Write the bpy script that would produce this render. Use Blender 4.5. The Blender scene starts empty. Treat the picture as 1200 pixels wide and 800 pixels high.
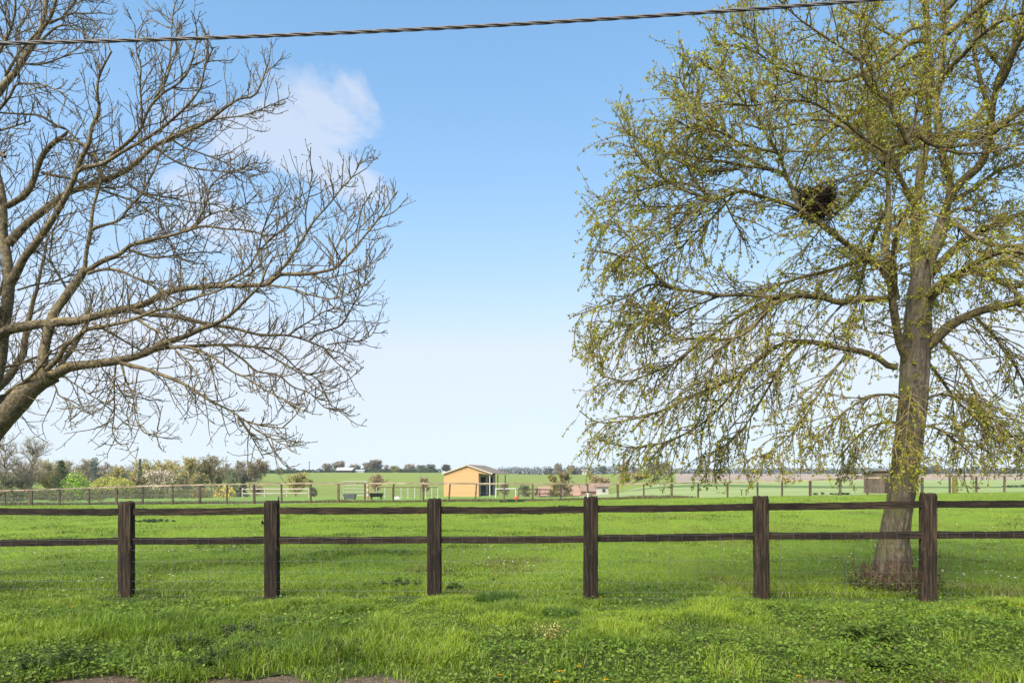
import bpy, math, random
import numpy as np
rng = np.random.default_rng(7)
random.seed(7)
S = bpy.context.scene
COL = S.collection
PI = math.pi
EYE = 1.5          # camera height
HZ = 560.0         # image row of the eye level in the 1200 x 800 survey photo
F = 800.0          # focal length in survey pixels (24 mm on 36 mm)

def W(px, py, Y):
    """survey bearing + distance -> place on the ground plan / height"""
    return np.array([(px - 600) / F * Y, Y, EYE + (HZ - py) / F * Y])

# ------------------------------------------------------------------ noise
class VN:
    def __init__(s, seed):
        s.t = np.random.default_rng(seed).random((256, 256))
    def __call__(s, x, y):
        x = np.asarray(x, float); y = np.asarray(y, float)
        xi = np.floor(x).astype(int); yi = np.floor(y).astype(int)
        fx = x - xi; fy = y - yi
        fx = fx * fx * (3 - 2 * fx); fy = fy * fy * (3 - 2 * fy)
        a = s.t[xi & 255, yi & 255]; b = s.t[(xi + 1) & 255, yi & 255]
        c = s.t[xi & 255, (yi + 1) & 255]; d = s.t[(xi + 1) & 255, (yi + 1) & 255]
        return (a * (1 - fx) + b * fx) * (1 - fy) + (c * (1 - fx) + d * fx) * fy
    def fbm(s, x, y, o=3):
        r = 0; a = .5; n = 0
        for k in range(o):
            r = r + a * s(x * 2 ** k + 17 * k, y * 2 ** k + 9 * k); n += a; a *= .5
        return r / n
n1, n2, n3, n4 = VN(1), VN(2), VN(3), VN(4)
def sstep(a, b, x):
    t = np.clip((np.asarray(x, float) - a) / (b - a), 0, 1); return t * t * (3 - 2 * t)

# ------------------------------------------------------------------ mesh helpers
class MB:
    def __init__(s): s.v = []; s.q = []; s.t = []; s.c = []; s.n = 0
    def add(s, v, quads=None, tris=None, col=None):
        v = np.asarray(v, float).reshape(-1, 3)
        s.v.append(v)
        if quads is not None and len(quads): s.q.append(np.asarray(quads, int).reshape(-1, 4) + s.n)
        if tris is not None and len(tris): s.t.append(np.asarray(tris, int).reshape(-1, 3) + s.n)
        if col is None: col = np.ones((len(v), 3)) * .5
        col = np.asarray(col, float)
        if col.ndim == 1: col = np.tile(col, (len(v), 1))
        s.c.append(col); s.n += len(v)
    def box(s, cx, cy, cz, sx, sy, sz, rz=0, col=None, bev=0):
        """box with an optional chamfer"""
        hx, hy, hz = sx / 2, sy / 2, sz / 2
        if bev <= 0:
            v = np.array([[x, y, z] for z in (-hz, hz) for x, y in ((-hx, -hy), (hx, -hy), (hx, hy), (-hx, hy))])
            q = [[0, 3, 2, 1], [4, 5, 6, 7], [0, 1, 5, 4], [1, 2, 6, 5], [2, 3, 7, 6], [3, 0, 4, 7]]
        else:
            b = min(bev, hx * .8, hy * .8, hz * .8)
            ring = lambda a, c, z: [[-a + b, -c, z], [a - b, -c, z], [a, -c + b, z], [a, c - b, z], [a - b, c, z], [-a + b, c, z], [-a, c - b, z], [-a, -c + b, z]]
            v = np.array(ring(hx - b * .6, hy - b * .6, -hz) + ring(hx, hy, -hz + b) + ring(hx, hy, hz - b) + ring(hx - b * .6, hy - b * .6, hz))
            q = []
            for k in range(3):
                for i in range(8):
                    j = (i + 1) % 8; q.append([k * 8 + i, k * 8 + j, k * 8 + 8 + j, k * 8 + 8 + i])
            for o, rev in ((0, 1), (24, 0)):
                f = [[o + 0, o + 1, o + 2, o + 7], [o + 2, o + 3, o + 6, o + 7], [o + 3, o + 4, o + 5, o + 6]]
                q += [x[::-1] for x in f] if rev else f
        c, sn = math.cos(rz), math.sin(rz)
        R = np.array([[c, sn, 0], [-sn, c, 0], [0, 0, 1]])
        s.add(v @ R + np.array([cx, cy, cz]), q, None, col)
    def bar(s, a, b, w, h, col=None):
        """squared bar from a to b"""
        a = np.array(a, float); b = np.array(b, float); d = b - a; L = np.linalg.norm(d); d /= L
        up = np.array([0, 0, 1.]) if abs(d[2]) < .9 else np.array([0, 1., 0])
        r = np.cross(d, up); r /= np.linalg.norm(r); u = np.cross(r, d)
        v = [p + r * x * w / 2 + u * z * h / 2 for p in (a, b) for x, z in ((-1, -1), (1, -1), (1, 1), (-1, 1))]
        s.add(v, [[0, 1, 2, 3], [7, 6, 5, 4], [0, 4, 5, 1], [1, 5, 6, 2], [2, 6, 7, 3], [3, 7, 4, 0]], None, col)
    def tubes(s, P, R, sides=4, col=None, cap=False):
        P = np.asarray(P, float); R = np.asarray(R, float)
        if P.ndim == 2: P = P[None]; R = R[None]
        B, N, _ = P.shape
        if B == 0: return
        T = np.gradient(P, axis=1); T /= np.linalg.norm(T, axis=2, keepdims=True) + 1e-9
        ref = np.where(np.abs(T[:, 0, 2:3]) < .8, np.array([[0, 0, 1.]]), np.array([[1., 0, 0]]))
        U = np.cross(T[:, 0], ref); U /= np.linalg.norm(U, axis=1, keepdims=True)
        V = np.empty((B, N, sides, 3))
        an = np.arange(sides) / sides * 2 * PI
        for i in range(N):
            t = T[:, i]
            U = U - (U * t).sum(1, keepdims=True) * t; U /= np.linalg.norm(U, axis=1, keepdims=True) + 1e-9
            X = np.cross(t, U)
            V[:, i] = P[:, i, None] + R[:, i, None, None] * (np.cos(an)[None, :, None] * U[:, None] + np.sin(an)[None, :, None] * X[:, None])
        idx = np.arange(B * N * sides).reshape(B, N, sides)
        a = idx[:, :-1]; b = idx[:, 1:]
        q = np.stack([a, np.roll(a, -1, 2), np.roll(b, -1, 2), b], -1).reshape(-1, 4)
        if col is not None:
            col = np.asarray(col, float)
            if col.ndim == 2 and len(col) == B: col = np.repeat(col, N * sides, 0)
        if cap:
            q = np.vstack([q, [[idx[k, -1, 0], idx[k, -1, 1], idx[k, -1, 2], idx[k, -1, -1]] for k in range(B)]]) if sides == 4 else q
        s.add(V.reshape(-1, 3), q, None, col)
        return V
    def leaves(s, P, D, L, Wd, col, fold=.25, up=None):
        """folded diamond leaves: P base, D direction, L length, Wd width"""
        n = len(P)
        if n == 0: return
        D = D / (np.linalg.norm(D, axis=1, keepdims=True) + 1e-9)
        r = rng.normal(size=(n, 3)) if up is None else np.tile(np.array(up, float), (n, 1)) + rng.normal(size=(n, 3)) * .45
        X = np.cross(D, r); X /= np.linalg.norm(X, axis=1, keepdims=True) + 1e-9
        Nn = np.cross(X, D)
        L = np.broadcast_to(L, (n,))[:, None]; Wd = np.broadcast_to(Wd, (n,))[:, None]
        m = P + D * L * .45
        v = np.stack([P, m + X * Wd / 2 + Nn * Wd * fold, P + D * L, m - X * Wd / 2 + Nn * Wd * fold], 1)
        i = np.arange(n)[:, None] * 4
        t = np.concatenate([i + [0, 1, 2], i + [0, 2, 3]], 0)
        s.add(v.reshape(-1, 3), None, t, np.repeat(np.broadcast_to(col, (n, 3)), 4, 0))
    def build(s, name, mat, parent=None, smooth=True, loc=None):
        me = bpy.data.meshes.new(name)
        if s.n:
            v = np.vstack(s.v)
            if loc is not None: v = v - np.array(loc)
            q = np.vstack(s.q) if s.q else np.zeros((0, 4), int); t = np.vstack(s.t) if s.t else np.zeros((0, 3), int)
            me.vertices.add(len(v)); me.vertices.foreach_set('co', v.astype(np.float32).ravel())
            lv = np.concatenate([q.ravel(), t.ravel()]).astype(np.int32)
            me.loops.add(len(lv)); me.loops.foreach_set('vertex_index', lv)
            st = np.concatenate([np.arange(len(q)) * 4, len(q) * 4 + np.arange(len(t)) * 3]).astype(np.int32)
            me.polygons.add(len(st)); me.polygons.foreach_set('loop_start', st)
            me.update(calc_edges=True)
            me.polygons.foreach_set('use_smooth', np.full(len(st), bool(smooth)))
            c = np.vstack(s.c)
            at = me.color_attributes.new('Col', 'FLOAT_COLOR', 'POINT')
            at.data.foreach_set('color', np.hstack([c, np.ones((len(c), 1))]).astype(np.float32).ravel())
            me.validate()
        me.materials.append(mat)
        o = bpy.data.objects.new(name, me); COL.objects.link(o)
        if parent is not None: o.parent = parent
        if loc is not None: o.location = loc
        return o

def tag(o, label=None, cat=None, group=None, kind=None):
    if label: o['label'] = label
    if cat: o['category'] = cat
    if group: o['group'] = group
    if kind: o['kind'] = kind
    return o
def thing(name, label, cat, loc=(0, 0, 0), rz=0, group=None):
    o = bpy.data.objects.new(name, None); COL.objects.link(o)
    o.empty_display_size = .2
    o.location = loc; o.rotation_euler = (0, 0, rz)
    return tag(o, label, cat, group)

# ------------------------------------------------------------------ materials
def nodes(name):
    m = bpy.data.materials.new(name); m.use_nodes = True
    nt = m.node_tree; nt.nodes.clear()
    out = nt.nodes.new('ShaderNodeOutputMaterial')
    return m, nt, out
def N(nt, typ, **kw):
    n = nt.nodes.new(typ)
    for k, v in kw.items():
        if k.startswith('i_'): n.inputs[k[2:].replace('_', ' ')].default_value = v
        else: setattr(n, k, v)
    return n
def coords(nt, scale=(1, 1, 1), kind='Object'):
    tc = N(nt, 'ShaderNodeTexCoord'); mp = N(nt, 'ShaderNodeMapping'); mp.inputs['Scale'].default_value = scale
    nt.links.new(tc.outputs[kind], mp.inputs['Vector']); return mp.outputs[0]
def noise(nt, vec, scale, detail=4, rough=.6, dist=0):
    n = N(nt, 'ShaderNodeTexNoise'); n.inputs['Scale'].default_value = scale; n.inputs['Detail'].default_value = detail
    n.inputs['Roughness'].default_value = rough; n.inputs['Distortion'].default_value = dist
    nt.links.new(vec, n.inputs['Vector']); return n.outputs[0]
def ramp(nt, fac, stops):
    r = N(nt, 'ShaderNodeValToRGB'); e = r.color_ramp.elements
    while len(e) < len(stops): e.new(.5)
    for x, (p, c) in zip(e, stops):
        x.position = p; x.color = (*c, 1) if len(c) == 3 else c
    nt.links.new(fac, r.inputs[0]); return r.outputs[0]
def mix(nt, fac, a, b, typ='MIX'):
    m = N(nt, 'ShaderNodeMix'); m.data_type = 'RGBA'; m.blend_type = typ
    if isinstance(fac, (int, float)): m.inputs[0].default_value = fac
    else: nt.links.new(fac, m.inputs[0])
    for k, x in ((6, a), (7, b)):
        if isinstance(x, tuple): m.inputs[k].default_value = (*x, 1)
        else: nt.links.new(x, m.inputs[k])
    return m.outputs[2]
def principled(nt, out, col, rough=.8, bump=None, bstr=.4, bdist=.02, spec=.3, metal=0):
    p = N(nt, 'ShaderNodeBsdfPrincipled')
    if isinstance(col, tuple): p.inputs['Base Color'].default_value = (*col, 1)
    else: nt.links.new(col, p.inputs['Base Color'])
    p.inputs['Roughness'].default_value = rough; p.inputs['Specular IOR Level'].default_value = spec; p.inputs['Metallic'].default_value = metal
    if bump is not None:
        b = N(nt, 'ShaderNodeBump'); b.inputs['Strength'].default_value = bstr; b.inputs['Distance'].default_value = bdist
        nt.links.new(bump, b.inputs['Height']); nt.links.new(b.outputs[0], p.inputs['Normal'])
    nt.links.new(p.outputs[0], out.inputs[0]); return p

def mat_leaf(name, trans=.35, rough=.55, spec=.25):
    m, nt, out = nodes(name)
    a = N(nt, 'ShaderNodeAttribute'); a.attribute_name = 'Col'
    p = N(nt, 'ShaderNodeBsdfPrincipled'); p.inputs['Roughness'].default_value = rough; p.inputs['Specular IOR Level'].default_value = spec
    nt.links.new(a.outputs[0], p.inputs['Base Color'])
    t = N(nt, 'ShaderNodeBsdfTranslucent'); nt.links.new(a.outputs[0], t.inputs[0])
    x = N(nt, 'ShaderNodeMixShader'); x.inputs[0].default_value = trans
    nt.links.new(p.outputs[0], x.inputs[1]); nt.links.new(t.outputs[0], x.inputs[2]); nt.links.new(x.outputs[0], out.inputs[0])
    return m
def mat_vcol(name, rough=.8, bscale=60, spec=.2):
    """colour attribute broken up by fine noise"""
    m, nt, out = nodes(name)
    a = N(nt, 'ShaderNodeAttribute'); a.attribute_name = 'Col'
    v = coords(nt); n = noise(nt, v, bscale, 4)
    r = ramp(nt, n, [(.25, (.55, .55, .55)), (.75, (1.3, 1.3, 1.3))])
    principled(nt, out, mix(nt, 1.0, a.outputs[0], r, 'MULTIPLY'), rough, n, .3, .01, spec)
    return m
def mat_bark(name, dark, light, lichen, lich_amt, scale=(14, 14, 3.5), lsc=5.5):
    m, nt, out = nodes(name)
    v = coords(nt, scale); v2 = coords(nt)
    n = noise(nt, v, 1.6, 6, .65, .6)
    base = ramp(nt, n, [(.36, dark), (.64, light)])
    l = noise(nt, v2, lsc, 6, .75)
    lf = ramp(nt, l, [(1 - lich_amt - .04, (0, 0, 0)), (1 - lich_amt + .05, (1, 1, 1))])
    fine = noise(nt, v2, 90, 3)
    lc = ramp(nt, fine, [(.3, tuple(c * .7 for c in lichen)), (.7, lichen)])
    principled(nt, out, mix(nt, lf, base, lc), .9, n, .7, .03, .15)
    return m
def mat_wood(name, dark, mid, light, grain=(30, 30, 2.2), wear=None):
    m, nt, out = nodes(name)
    v = coords(nt, grain); n = noise(nt, v, 1.3, 6, .7, .4)
    v2 = coords(nt); big = noise(nt, v2, 3.0, 3)
    c = ramp(nt, n, [(.30, dark), (.5, mid), (.72, light)])
    r = ramp(nt, big, [(.3, (.6, .6, .6)), (.75, (1.25, 1.2, 1.12))])
    oi = N(nt, 'ShaderNodeObjectInfo')
    rr = ramp(nt, oi.outputs['Random'], [(0, (.75, .75, .75)), (1, (1.25, 1.22, 1.18))])
    c = mix(nt, 1, mix(nt, 1, c, r, 'MULTIPLY'), rr, 'MULTIPLY')
    if wear:
        w = noise(nt, v2, 9, 4, .7); wf = ramp(nt, w, [(.62, (0, 0, 0)), (.72, (.8, .8, .8))])
        c = mix(nt, wf, c, wear)
    principled(nt, out, c, .85, n, .8, .015, .2)
    return m
def mat_plain(name, col, rough=.6, var=.25, scale=6, metal=0):
    m, nt, out = nodes(name)
    v = coords(nt); n = noise(nt, v, scale, 5)
    c = ramp(nt, n, [(.3, tuple(x * (1 - var) for x in col)), (.7, tuple(min(1, x * (1 + var)) for x in col))])
    principled(nt, out, c, rough, n, .2, .01, .3, metal)
    return m
def mat_ground(name, stops, s1=.35, s2=6, rough=.95, bstr=.5, bdist=.05, extra=None, stretch=(1, 1, 1)):
    m, nt, out = nodes(name)
    v = coords(nt, stretch); a = noise(nt, v, s1, 5, .6); b = noise(nt, v, s2, 6, .7)
    f = N(nt, 'ShaderNodeMath'); f.operation = 'MULTIPLY_ADD'; nt.links.new(b, f.inputs[0]); f.inputs[1].default_value = .55
    g = N(nt, 'ShaderNodeMath'); g.operation = 'MULTIPLY'; nt.links.new(a, g.inputs[0]); g.inputs[1].default_value = .45
    nt.links.new(g.outputs[0], f.inputs[2])
    c = ramp(nt, f.outputs[0], stops)
    if extra:
        w = noise(nt, v, extra[0], 4, .6); wf = ramp(nt, w, [(extra[1], (0, 0, 0)), (extra[1] + .1, (1, 1, 1))])
        c = mix(nt, wf, c, extra[2])
    principled(nt, out, c, rough, b, bstr, bdist, .1)
    return m

M = {}
M['leaf'] = mat_leaf('leaf_surface', .45)
M['grass'] = mat_leaf('grass_blades', .3, .5, .3)
M['farleaf'] = mat_leaf('distant_foliage', .15, .8, .1)
M['petal'] = mat_leaf('petals', .2, .6, .2)
M['vcol'] = mat_vcol('plain_surface')
M['twig_bare'] = mat_bark('grey_twig_bark', (.042, .031, .018), (.17, .133, .085), (.25, .205, .08), .44, (13, 13, 13), 17)
M['twig_leafy'] = mat_bark('olive_twig_bark', (.06, .046, .022), (.22, .175, .095), (.2, .175, .045), .45, (13, 13, 13), 15)
M['limb_leafy'] = mat_bark('mossy_limb_bark', (.04, .031, .017), (.165, .13, .072), (.16, .145, .035), .45, (13, 13, 13), 13)
M['bark_trunk'] = mat_bark('ridged_trunk_bark', (.05, .037, .024), (.22, .175, .125), (.17, .15, .06), .3, (16, 16, 4))
M['post'] = mat_wood('dark_fence_timber', (.0032, .0022, .0015), (.018, .0122, .0078), (.088, .063, .039), (38, 38, 2.2), (.07, .066, .034))
M['rail'] = mat_wood('dark_rail_timber', (.0036, .0026, .0018), (.016, .0108, .0068), (.058, .042, .026), (2.2, 34, 34))
M['farrail'] = mat_wood('weathered_rail_timber', (.1, .075, .05), (.24, .19, .14), (.42, .36, .29), (1, 14, 14))
M['farpost'] = mat_wood('weathered_post_timber', (.035, .024, .016), (.08, .058, .04), (.14, .1, .07), (9, 9, 1.5))
M['wire'] = mat_plain('galvanised_wire', (.17, .17, .165), .5, .2, 30, .6)
M['black'] = mat_plain('black_plastic', (.012, .012, .013), .5)
M['whitepaint'] = mat_plain('white_paint', (.36, .36, .345), .6, .12)
M['redpaint'] = mat_plain('red_paint', (.5, .05, .03), .5, .15)
M['galv'] = mat_plain('galvanised_steel', (.3, .315, .33), .45, .15, 8, .4)
M['cable'] = mat_plain('cable_sheath', (.10, .088, .078), .6, .3, 25)
M['nest'] = mat_bark('nest_sticks', (.012, .008, .006), (.07, .045, .03), (.08, .05, .035), .2, (9, 9, 9))
M['soil'] = mat_ground('verge_soil', [(.3, (.02, .026, .009)), (.55, (.035, .05, .013)), (.75, (.06, .062, .025))], .9, 14)
M['dirt'] = mat_ground('roadside_dirt', [(.3, (.035, .025, .017)), (.5, (.09, .066, .046)), (.72, (.17, .132, .098))], .8, 16, .95, .8, .03)
M['asphalt'] = mat_ground('asphalt', [(.3, (.035, .035, .035)), (.7, (.075, .073, .07))], .5, 60, .9, .4, .01)
G1 = [(.28, (.066, .105, .008)), (.5, (.105, .16, .013)), (.72, (.155, .205, .02))]
M['paddock'] = mat_ground('paddock_turf', G1, .32, 3.5, .95, .6, .06, (.9, .66, (.10, .12, .03)), (1, .6, 1))
M['farpad'] = mat_ground('far_turf', [(.3, (.075, .125, .025)), (.5, (.115, .18, .035)), (.7, (.16, .2, .055))], .2, 1.2, .95, .4, .06)
M['pasture'] = mat_ground('hill_pasture', [(.3, (.095, .125, .026)), (.5, (.13, .162, .034)), (.7, (.165, .19, .046))], .03, .4, .95, .3, .1, None, (1, .4, 1))
M['crop'] = mat_ground('young_crop', [(.3, (.13, .17, .055)), (.5, (.175, .215, .08)), (.7, (.225, .255, .115))], .05, .8, .95, .3, .1, None, (.3, 1, 1))
M['strip'] = mat_ground('grass_strip', [(.3, (.05, .085, .025)), (.6, (.085, .125, .04))], .2, 1.5)
M['plough'] = mat_ground('ploughed_soil', [(.3, (.16, .12, .095)), (.5, (.22, .175, .14)), (.7, (.27, .23, .18))], .03, .6, .95, .5, .2, None, (1, .3, 1))
M['deadgrass'] = mat_ground('dead_grass', [(.3, (.11, .1, .06)), (.7, (.22, .19, .12))], .5, 4)

# ------------------------------------------------------------------ ground
def cross(x): return np.where(x > 0, .019, .008) * np.clip(x, -45, 45)
def zp(x, Y):
    u = (n1.fbm(np.asarray(x) * .35 + 50, np.asarray(Y) * .35, 3) - .5)
    near = sstep(8.8, 12, Y)
    return cross(x) * sstep(9, 44, Y) + u * .16 * near * (1 - sstep(36, 44, Y) * .7)
def verge_z(x, Y):
    a = (n2.fbm(np.asarray(x) * 1.3 + 20, np.asarray(Y) * 1.3, 3) - .5) * .15
    edge = sstep(5.0, 5.7, Y)
    return a * (1 - sstep(8, 8.8, Y)) * edge + .05 * (edge - 1) + .05 * sstep(5.4, 6.4, Y) * (1 - sstep(6.8, 8.4, Y))
KL = [44, 70, 110, 200, 300, 400, 600, 1500]
VL = [0, -.35, -1.5, .3, 3.3, 5.0, 4.0, -25]
VR = [0, .25, .95, 2.2, 3.2, 4.1, 3.3, -25]
def ground(x, Y):
    x = np.asarray(x, float); Y = np.asarray(Y, float)
    t = x / np.maximum(Y, 1)
    wr = sstep(.02, .3, t)
    far = np.interp(Y, KL, VL) * (1 - wr) + np.interp(Y, KL, VR) * wr
    far = far - 1.3 * np.exp(-((t - .06) / .09) ** 2) * sstep(150, 400, Y) + cross(44 * np.clip(t, -1, 1)) * (1 - sstep(44, 110, Y))
    far = far - 3.9 * np.exp(-((t - .085) / .075) ** 2) * np.exp(-((Y - 150) / 45) ** 2)
    return np.where(Y < 8.7, verge_z(x, Y), np.where(Y < 44, zp(x, Y), far))

def grid_obj(name, mat, X, Yv, zf):
    m = MB(); nx, ny = X.shape
    i = np.arange(nx * ny).reshape(nx, ny)
    m.add(np.stack([X, Yv, zf(X, Yv)], -1).reshape(-1, 3), np.stack([i[:-1, :-1], i[1:, :-1], i[1:, 1:], i[:-1, 1:]], -1))
    return tag(m.build(name, mat), kind='structure')
xs = np.unique(np.concatenate([np.linspace(-140, -12, 26), np.linspace(-12, 12, 481), np.linspace(12, 140, 26)]))
def edge_y(x):
    x = np.asarray(x, float); e = 5.07 + .20 * (n3.fbm(x * 1.7 + 3, x * 0 + 2.2, 3) - .5)
    for c, s, a in ((-3.1, .45, .30), (-2.25, .25, .22), (-1.8, .2, .25), (-1.08, .33, .34), (-4.2, .3, .1), (.35, .4, .08), (2.6, .6, .10), (3.4, .4, .12), (4.3, .5, .10)):
        e = e + a * np.exp(-((x - c) / s) ** 2)
    return e + .13 * (n4.fbm(x * 4.3, x * 0 + 5.5, 3) - .5)
X, Yg = np.meshgrid(np.array([-140, -60, -20, 0, 20, 60, 140.]), np.linspace(-8, 4.3, 8), indexing='ij')
grid_obj('road', M['asphalt'], X, Yg, lambda a, b: a * 0 - .10)
X, Yg = np.meshgrid(xs, np.linspace(4.25, 6.4, 40), indexing='ij')
grid_obj('roadside_dirt', M['dirt'], X, Yg, lambda a, b: -.068 + .03 * n1.fbm(a * 5, b * 5, 3) + .012 * (n2(a * 22, b * 22) - .5))
u = np.linspace(0, 1, 60)
Yg = edge_y(xs)[:, None] * (1 - u) + 8.7 * u; X = np.repeat(xs[:, None], 60, 1)
grid_obj('verge', M['soil'], X, Yg, lambda a, b: verge_z(a, b) - .035 * (1 - sstep(0, .14, b - edge_y(a))))
X, Yg = np.meshgrid(xs, np.concatenate([np.linspace(8.7, 20, 60), np.linspace(20.4, 44, 48)]), indexing='ij')
grid_obj('paddock', M['paddock'], X, Yg, lambda a, b: np.where(b < 8.75, verge_z(a, b), zp(a, b)))

tt = np.unique(np.concatenate([np.linspace(-3.2, -.9, 24), np.linspace(-.9, .9, 181), np.linspace(.9, 3.2, 24)]))
def tgrid(name, mat, t, Y0, Y1, n, lift=0):
    u = np.linspace(0, 1, n)
    Y0 = np.broadcast_to(Y0, t.shape); Y1 = np.broadcast_to(Y1, t.shape)
    Yg = Y0[:, None] * (1 - u) + Y1[:, None] * u; X = t[:, None] * Yg
    return grid_obj(name, mat, X, Yg, lambda a, b: ground(a, np.maximum(b, 44.001)) + lift)
tL = tt[tt <= .1001]; tR = tt[tt >= .0999]
ts = np.interp(tR, [.1, .2, .5, .75, 3.2], [92, 84, 66, 60, 55])
tgrid('far_paddock', M['farpad'], tL, 44, 100, 24)
tgrid('pasture_hill', M['pasture'], tL, 100, 1400, 70)
tb = np.interp(tR, [.1, .18, .3, .6, 3.2], [128, 122, 118, 125, 140])
tgrid('crop_field', M['crop'], tR, 44, tb, 30)
tgrid('grass_strip', M['strip'], tR, ts, ts + np.interp(tR, [.1, .75], [14, 8]), 4, .012)
tp = tR[tR >= .2399]
tm = tR[tR <= .2401]
tgrid('ploughed_field', M['plough'], tp, np.interp(tp, tR, tb), 420, 40)
tgrid('hill_meadow', M['pasture'], tm, np.interp(tm, tR, tb), 420, 40)
tgrid('distant_fields', M['pasture'], tR, 420, 1400, 20)

# ------------------------------------------------------------------ grass (stuff)
def blades(m, P, h, w, lean, col, segs=2):
    n = len(P); th = rng.uniform(0, 2 * PI, n); ph = rng.uniform(0, 2 * PI, n)
    wv = np.stack([np.cos(th), np.sin(th), np.zeros(n)], 1) * (w / 2)[:, None]
    L = np.stack([np.cos(ph), np.sin(ph), np.zeros(n)], 1) * (lean * h)[:, None]
    upv = np.zeros((n, 3)); upv[:, 2] = h
    mid = P + upv * .55 + L * .28; tip = P + upv * (1 - .25 * lean)[:, None] + L
    v = np.stack([P - wv, P + wv, mid - wv * .8, mid + wv * .8, tip], 1)
    i = np.arange(n)[:, None] * 5
    m.add(v.reshape(-1, 3), i + [0, 1, 3, 2], i + [2, 3, 4], np.repeat(col, 5, 0))
def grass_cols(x, y, n, bright, dl=1.0):
    f = n2.fbm(x * 1.1 + 7, y * 1.1 + 3, 3); g = n4.fbm(x * 3.1, y * 3.1, 2)
    a = np.array([.055, .098, .008]); b = np.array([.17, .228, .016])
    k = np.clip((f - .3) / .4 * .7 + (g - .3) * .5 + rng.normal(0, .16, n), 0, 1)[:, None]
    c = (a * (1 - k) + b * k) * bright
    c *= rng.uniform(.8, 1.2, (n, 1))
    dull = np.clip((n1.fbm(x * .8 + 60, y * .8 + 21, 3) - .52) * 5, 0, .8)[:, None] * dl; c = c * (1 - dull) + np.array([.15, .165, .03]) * bright * dull
    dead = rng.random(n) < .05
    c[dead] = np.array([.24, .2, .085]) * rng.uniform(.7, 1.2, (dead.sum(), 1))
    return c
# verge: long, tufted
n = 470000
y = np.sqrt(rng.uniform(4.95 ** 2, 8.9 ** 2, n)); x = rng.uniform(-1, 1, n) * (y * .80 + 3.0)
keep = y > edge_y(x) + .0 + rng.normal(0, .05, n); tuft = n3.fbm(x * 2.3 + 11, y * 2.3, 3)
cover = sstep(.48, .6, n1.fbm(x * .55 + 30, y * .9 + 8, 2) + .17 * sstep(1.6, 3.2, x) * (y < 7.7) - .05)   # broadleaf patches
keep &= rng.random(n) > cover * .72
x, y, tuft = x[keep], y[keep], tuft[keep]; n = len(x)
h = (.034 + .085 * sstep(.42, .68, tuft)) * rng.uniform(.6, 1.35, n) * (1 - .45 * sstep(7.4, 8.8, y)) + .02 * sstep(6, 5.2, y)
P = np.stack([x, y, verge_z(x, y) - .012], 1)
g = MB(); blades(g, P, h, rng.uniform(.0038, .007, n), np.clip(rng.normal(.6, .32, n), .05, 1.2), grass_cols(x, y, n, 1.36, 0))
tag(g.build('verge_grass', M['grass']), 'tufted green grass covering the roadside verge in front of the dark fence', 'grass', kind='stuff')
# paddock: short turf thinning with distance
n = 360000
iy = rng.uniform(1 / 43.5, 1 / 8.6, n); y = 1 / iy; x = rng.uniform(-1, 1, n) * (y * .80 + 3.2)
tuft = n3.fbm(x * .9 + 41, y * .9, 3); sc = y / 9
h = (.03 + .05 * sstep(.5, .7, tuft)) * rng.uniform(.6, 1.4, n) * (1 + .10 * (sc - 1)) + .05 * sstep(10.5, 8.8, y) * rng.random(n)
keep = rng.random(n) > .0
P = np.stack([x, y, np.where(y < 8.7, verge_z(x, y), zp(x, y)) - .01], 1)
g = MB(); blades(g, P, h, rng.uniform(.006, .011, n) * (.6 + .4 * sc), np.clip(rng.normal(.7, .3, n), .1, 1.3), grass_cols(x * .8, y * .5, n, 1.1) * (.78 + .44 * n1.fbm(x * .5 + 9, y * .32, 3))[:, None])
tag(g.build('paddock_grass', M['grass']), 'short bright green turf of the paddock behind the dark fence', 'grass', kind='stuff')

# broad leaved ground cover
n = 100000
y = np.sqrt(rng.uniform(5.0 ** 2, 8.5 ** 2, n)); x = rng.uniform(-1, 1, n) * (y * .79 + 2.4)
cover = sstep(.46, .6, n1.fbm(x * .55 + 30, y * .9 + 8, 2) + .17 * sstep(1.6, 3.2, x) * (y < 7.7) - .05)
keep = (y > edge_y(x) - .03 - .12 * rng.random(n) ** 2) & (rng.random(n) < .10 + .9 * cover)
x, y = x[keep], y[keep]; n = len(x)
hh = .02 + .09 * n2.fbm(x * 2.5, y * 2.5, 2) * rng.uniform(.3, 1.1, n)
P = np.stack([x, y, verge_z(x, y) + hh], 1)
az = rng.uniform(0, 2 * PI, n); D = np.stack([np.cos(az), np.sin(az), rng.normal(.0, .3, n)], 1)
k = rng.random((n, 1)); c = np.array([.058, .112, .012]) * (1 - k) + np.array([.18, .26, .032]) * k
br = rng.random(n) < .03; c[br] = np.array([.14, .12, .05])
L = rng.uniform(.016, .042, n)
g = MB(); g.leaves(P, D, L, L * rng.uniform(.65, .95, n), c, .12, (0, 0, 1))
n2_ = 7000
x = rng.uniform(-4.4, 4.4, n2_); y = edge_y(x) + rng.normal(.02, .06, n2_); k = n4(x * 2.2 + 8, y * 0 + 1.5) > .38; x, y = x[k], y[k]; n2_ = len(x)
az = rng.uniform(0, 2 * PI, n2_); D = np.stack([np.cos(az), np.sin(az), rng.normal(.1, .3, n2_)], 1); k = rng.random((n2_, 1)); L = rng.uniform(.014, .036, n2_)
g.leaves(np.stack([x, y, np.maximum(verge_z(x, y), -.05) + .004 + rng.uniform(0, .035, n2_)], 1), D, L, L * rng.uniform(.55, .95, n2_), np.array([.06, .10, .012]) * (1 - k) + np.array([.17, .22, .03]) * k, .12, (0, 0, 1))
tag(g.build('ground_cover', M['leaf']), 'low broad leaved weeds carpeting the roadside verge among the grass', 'ground cover', kind='stuff')

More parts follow.
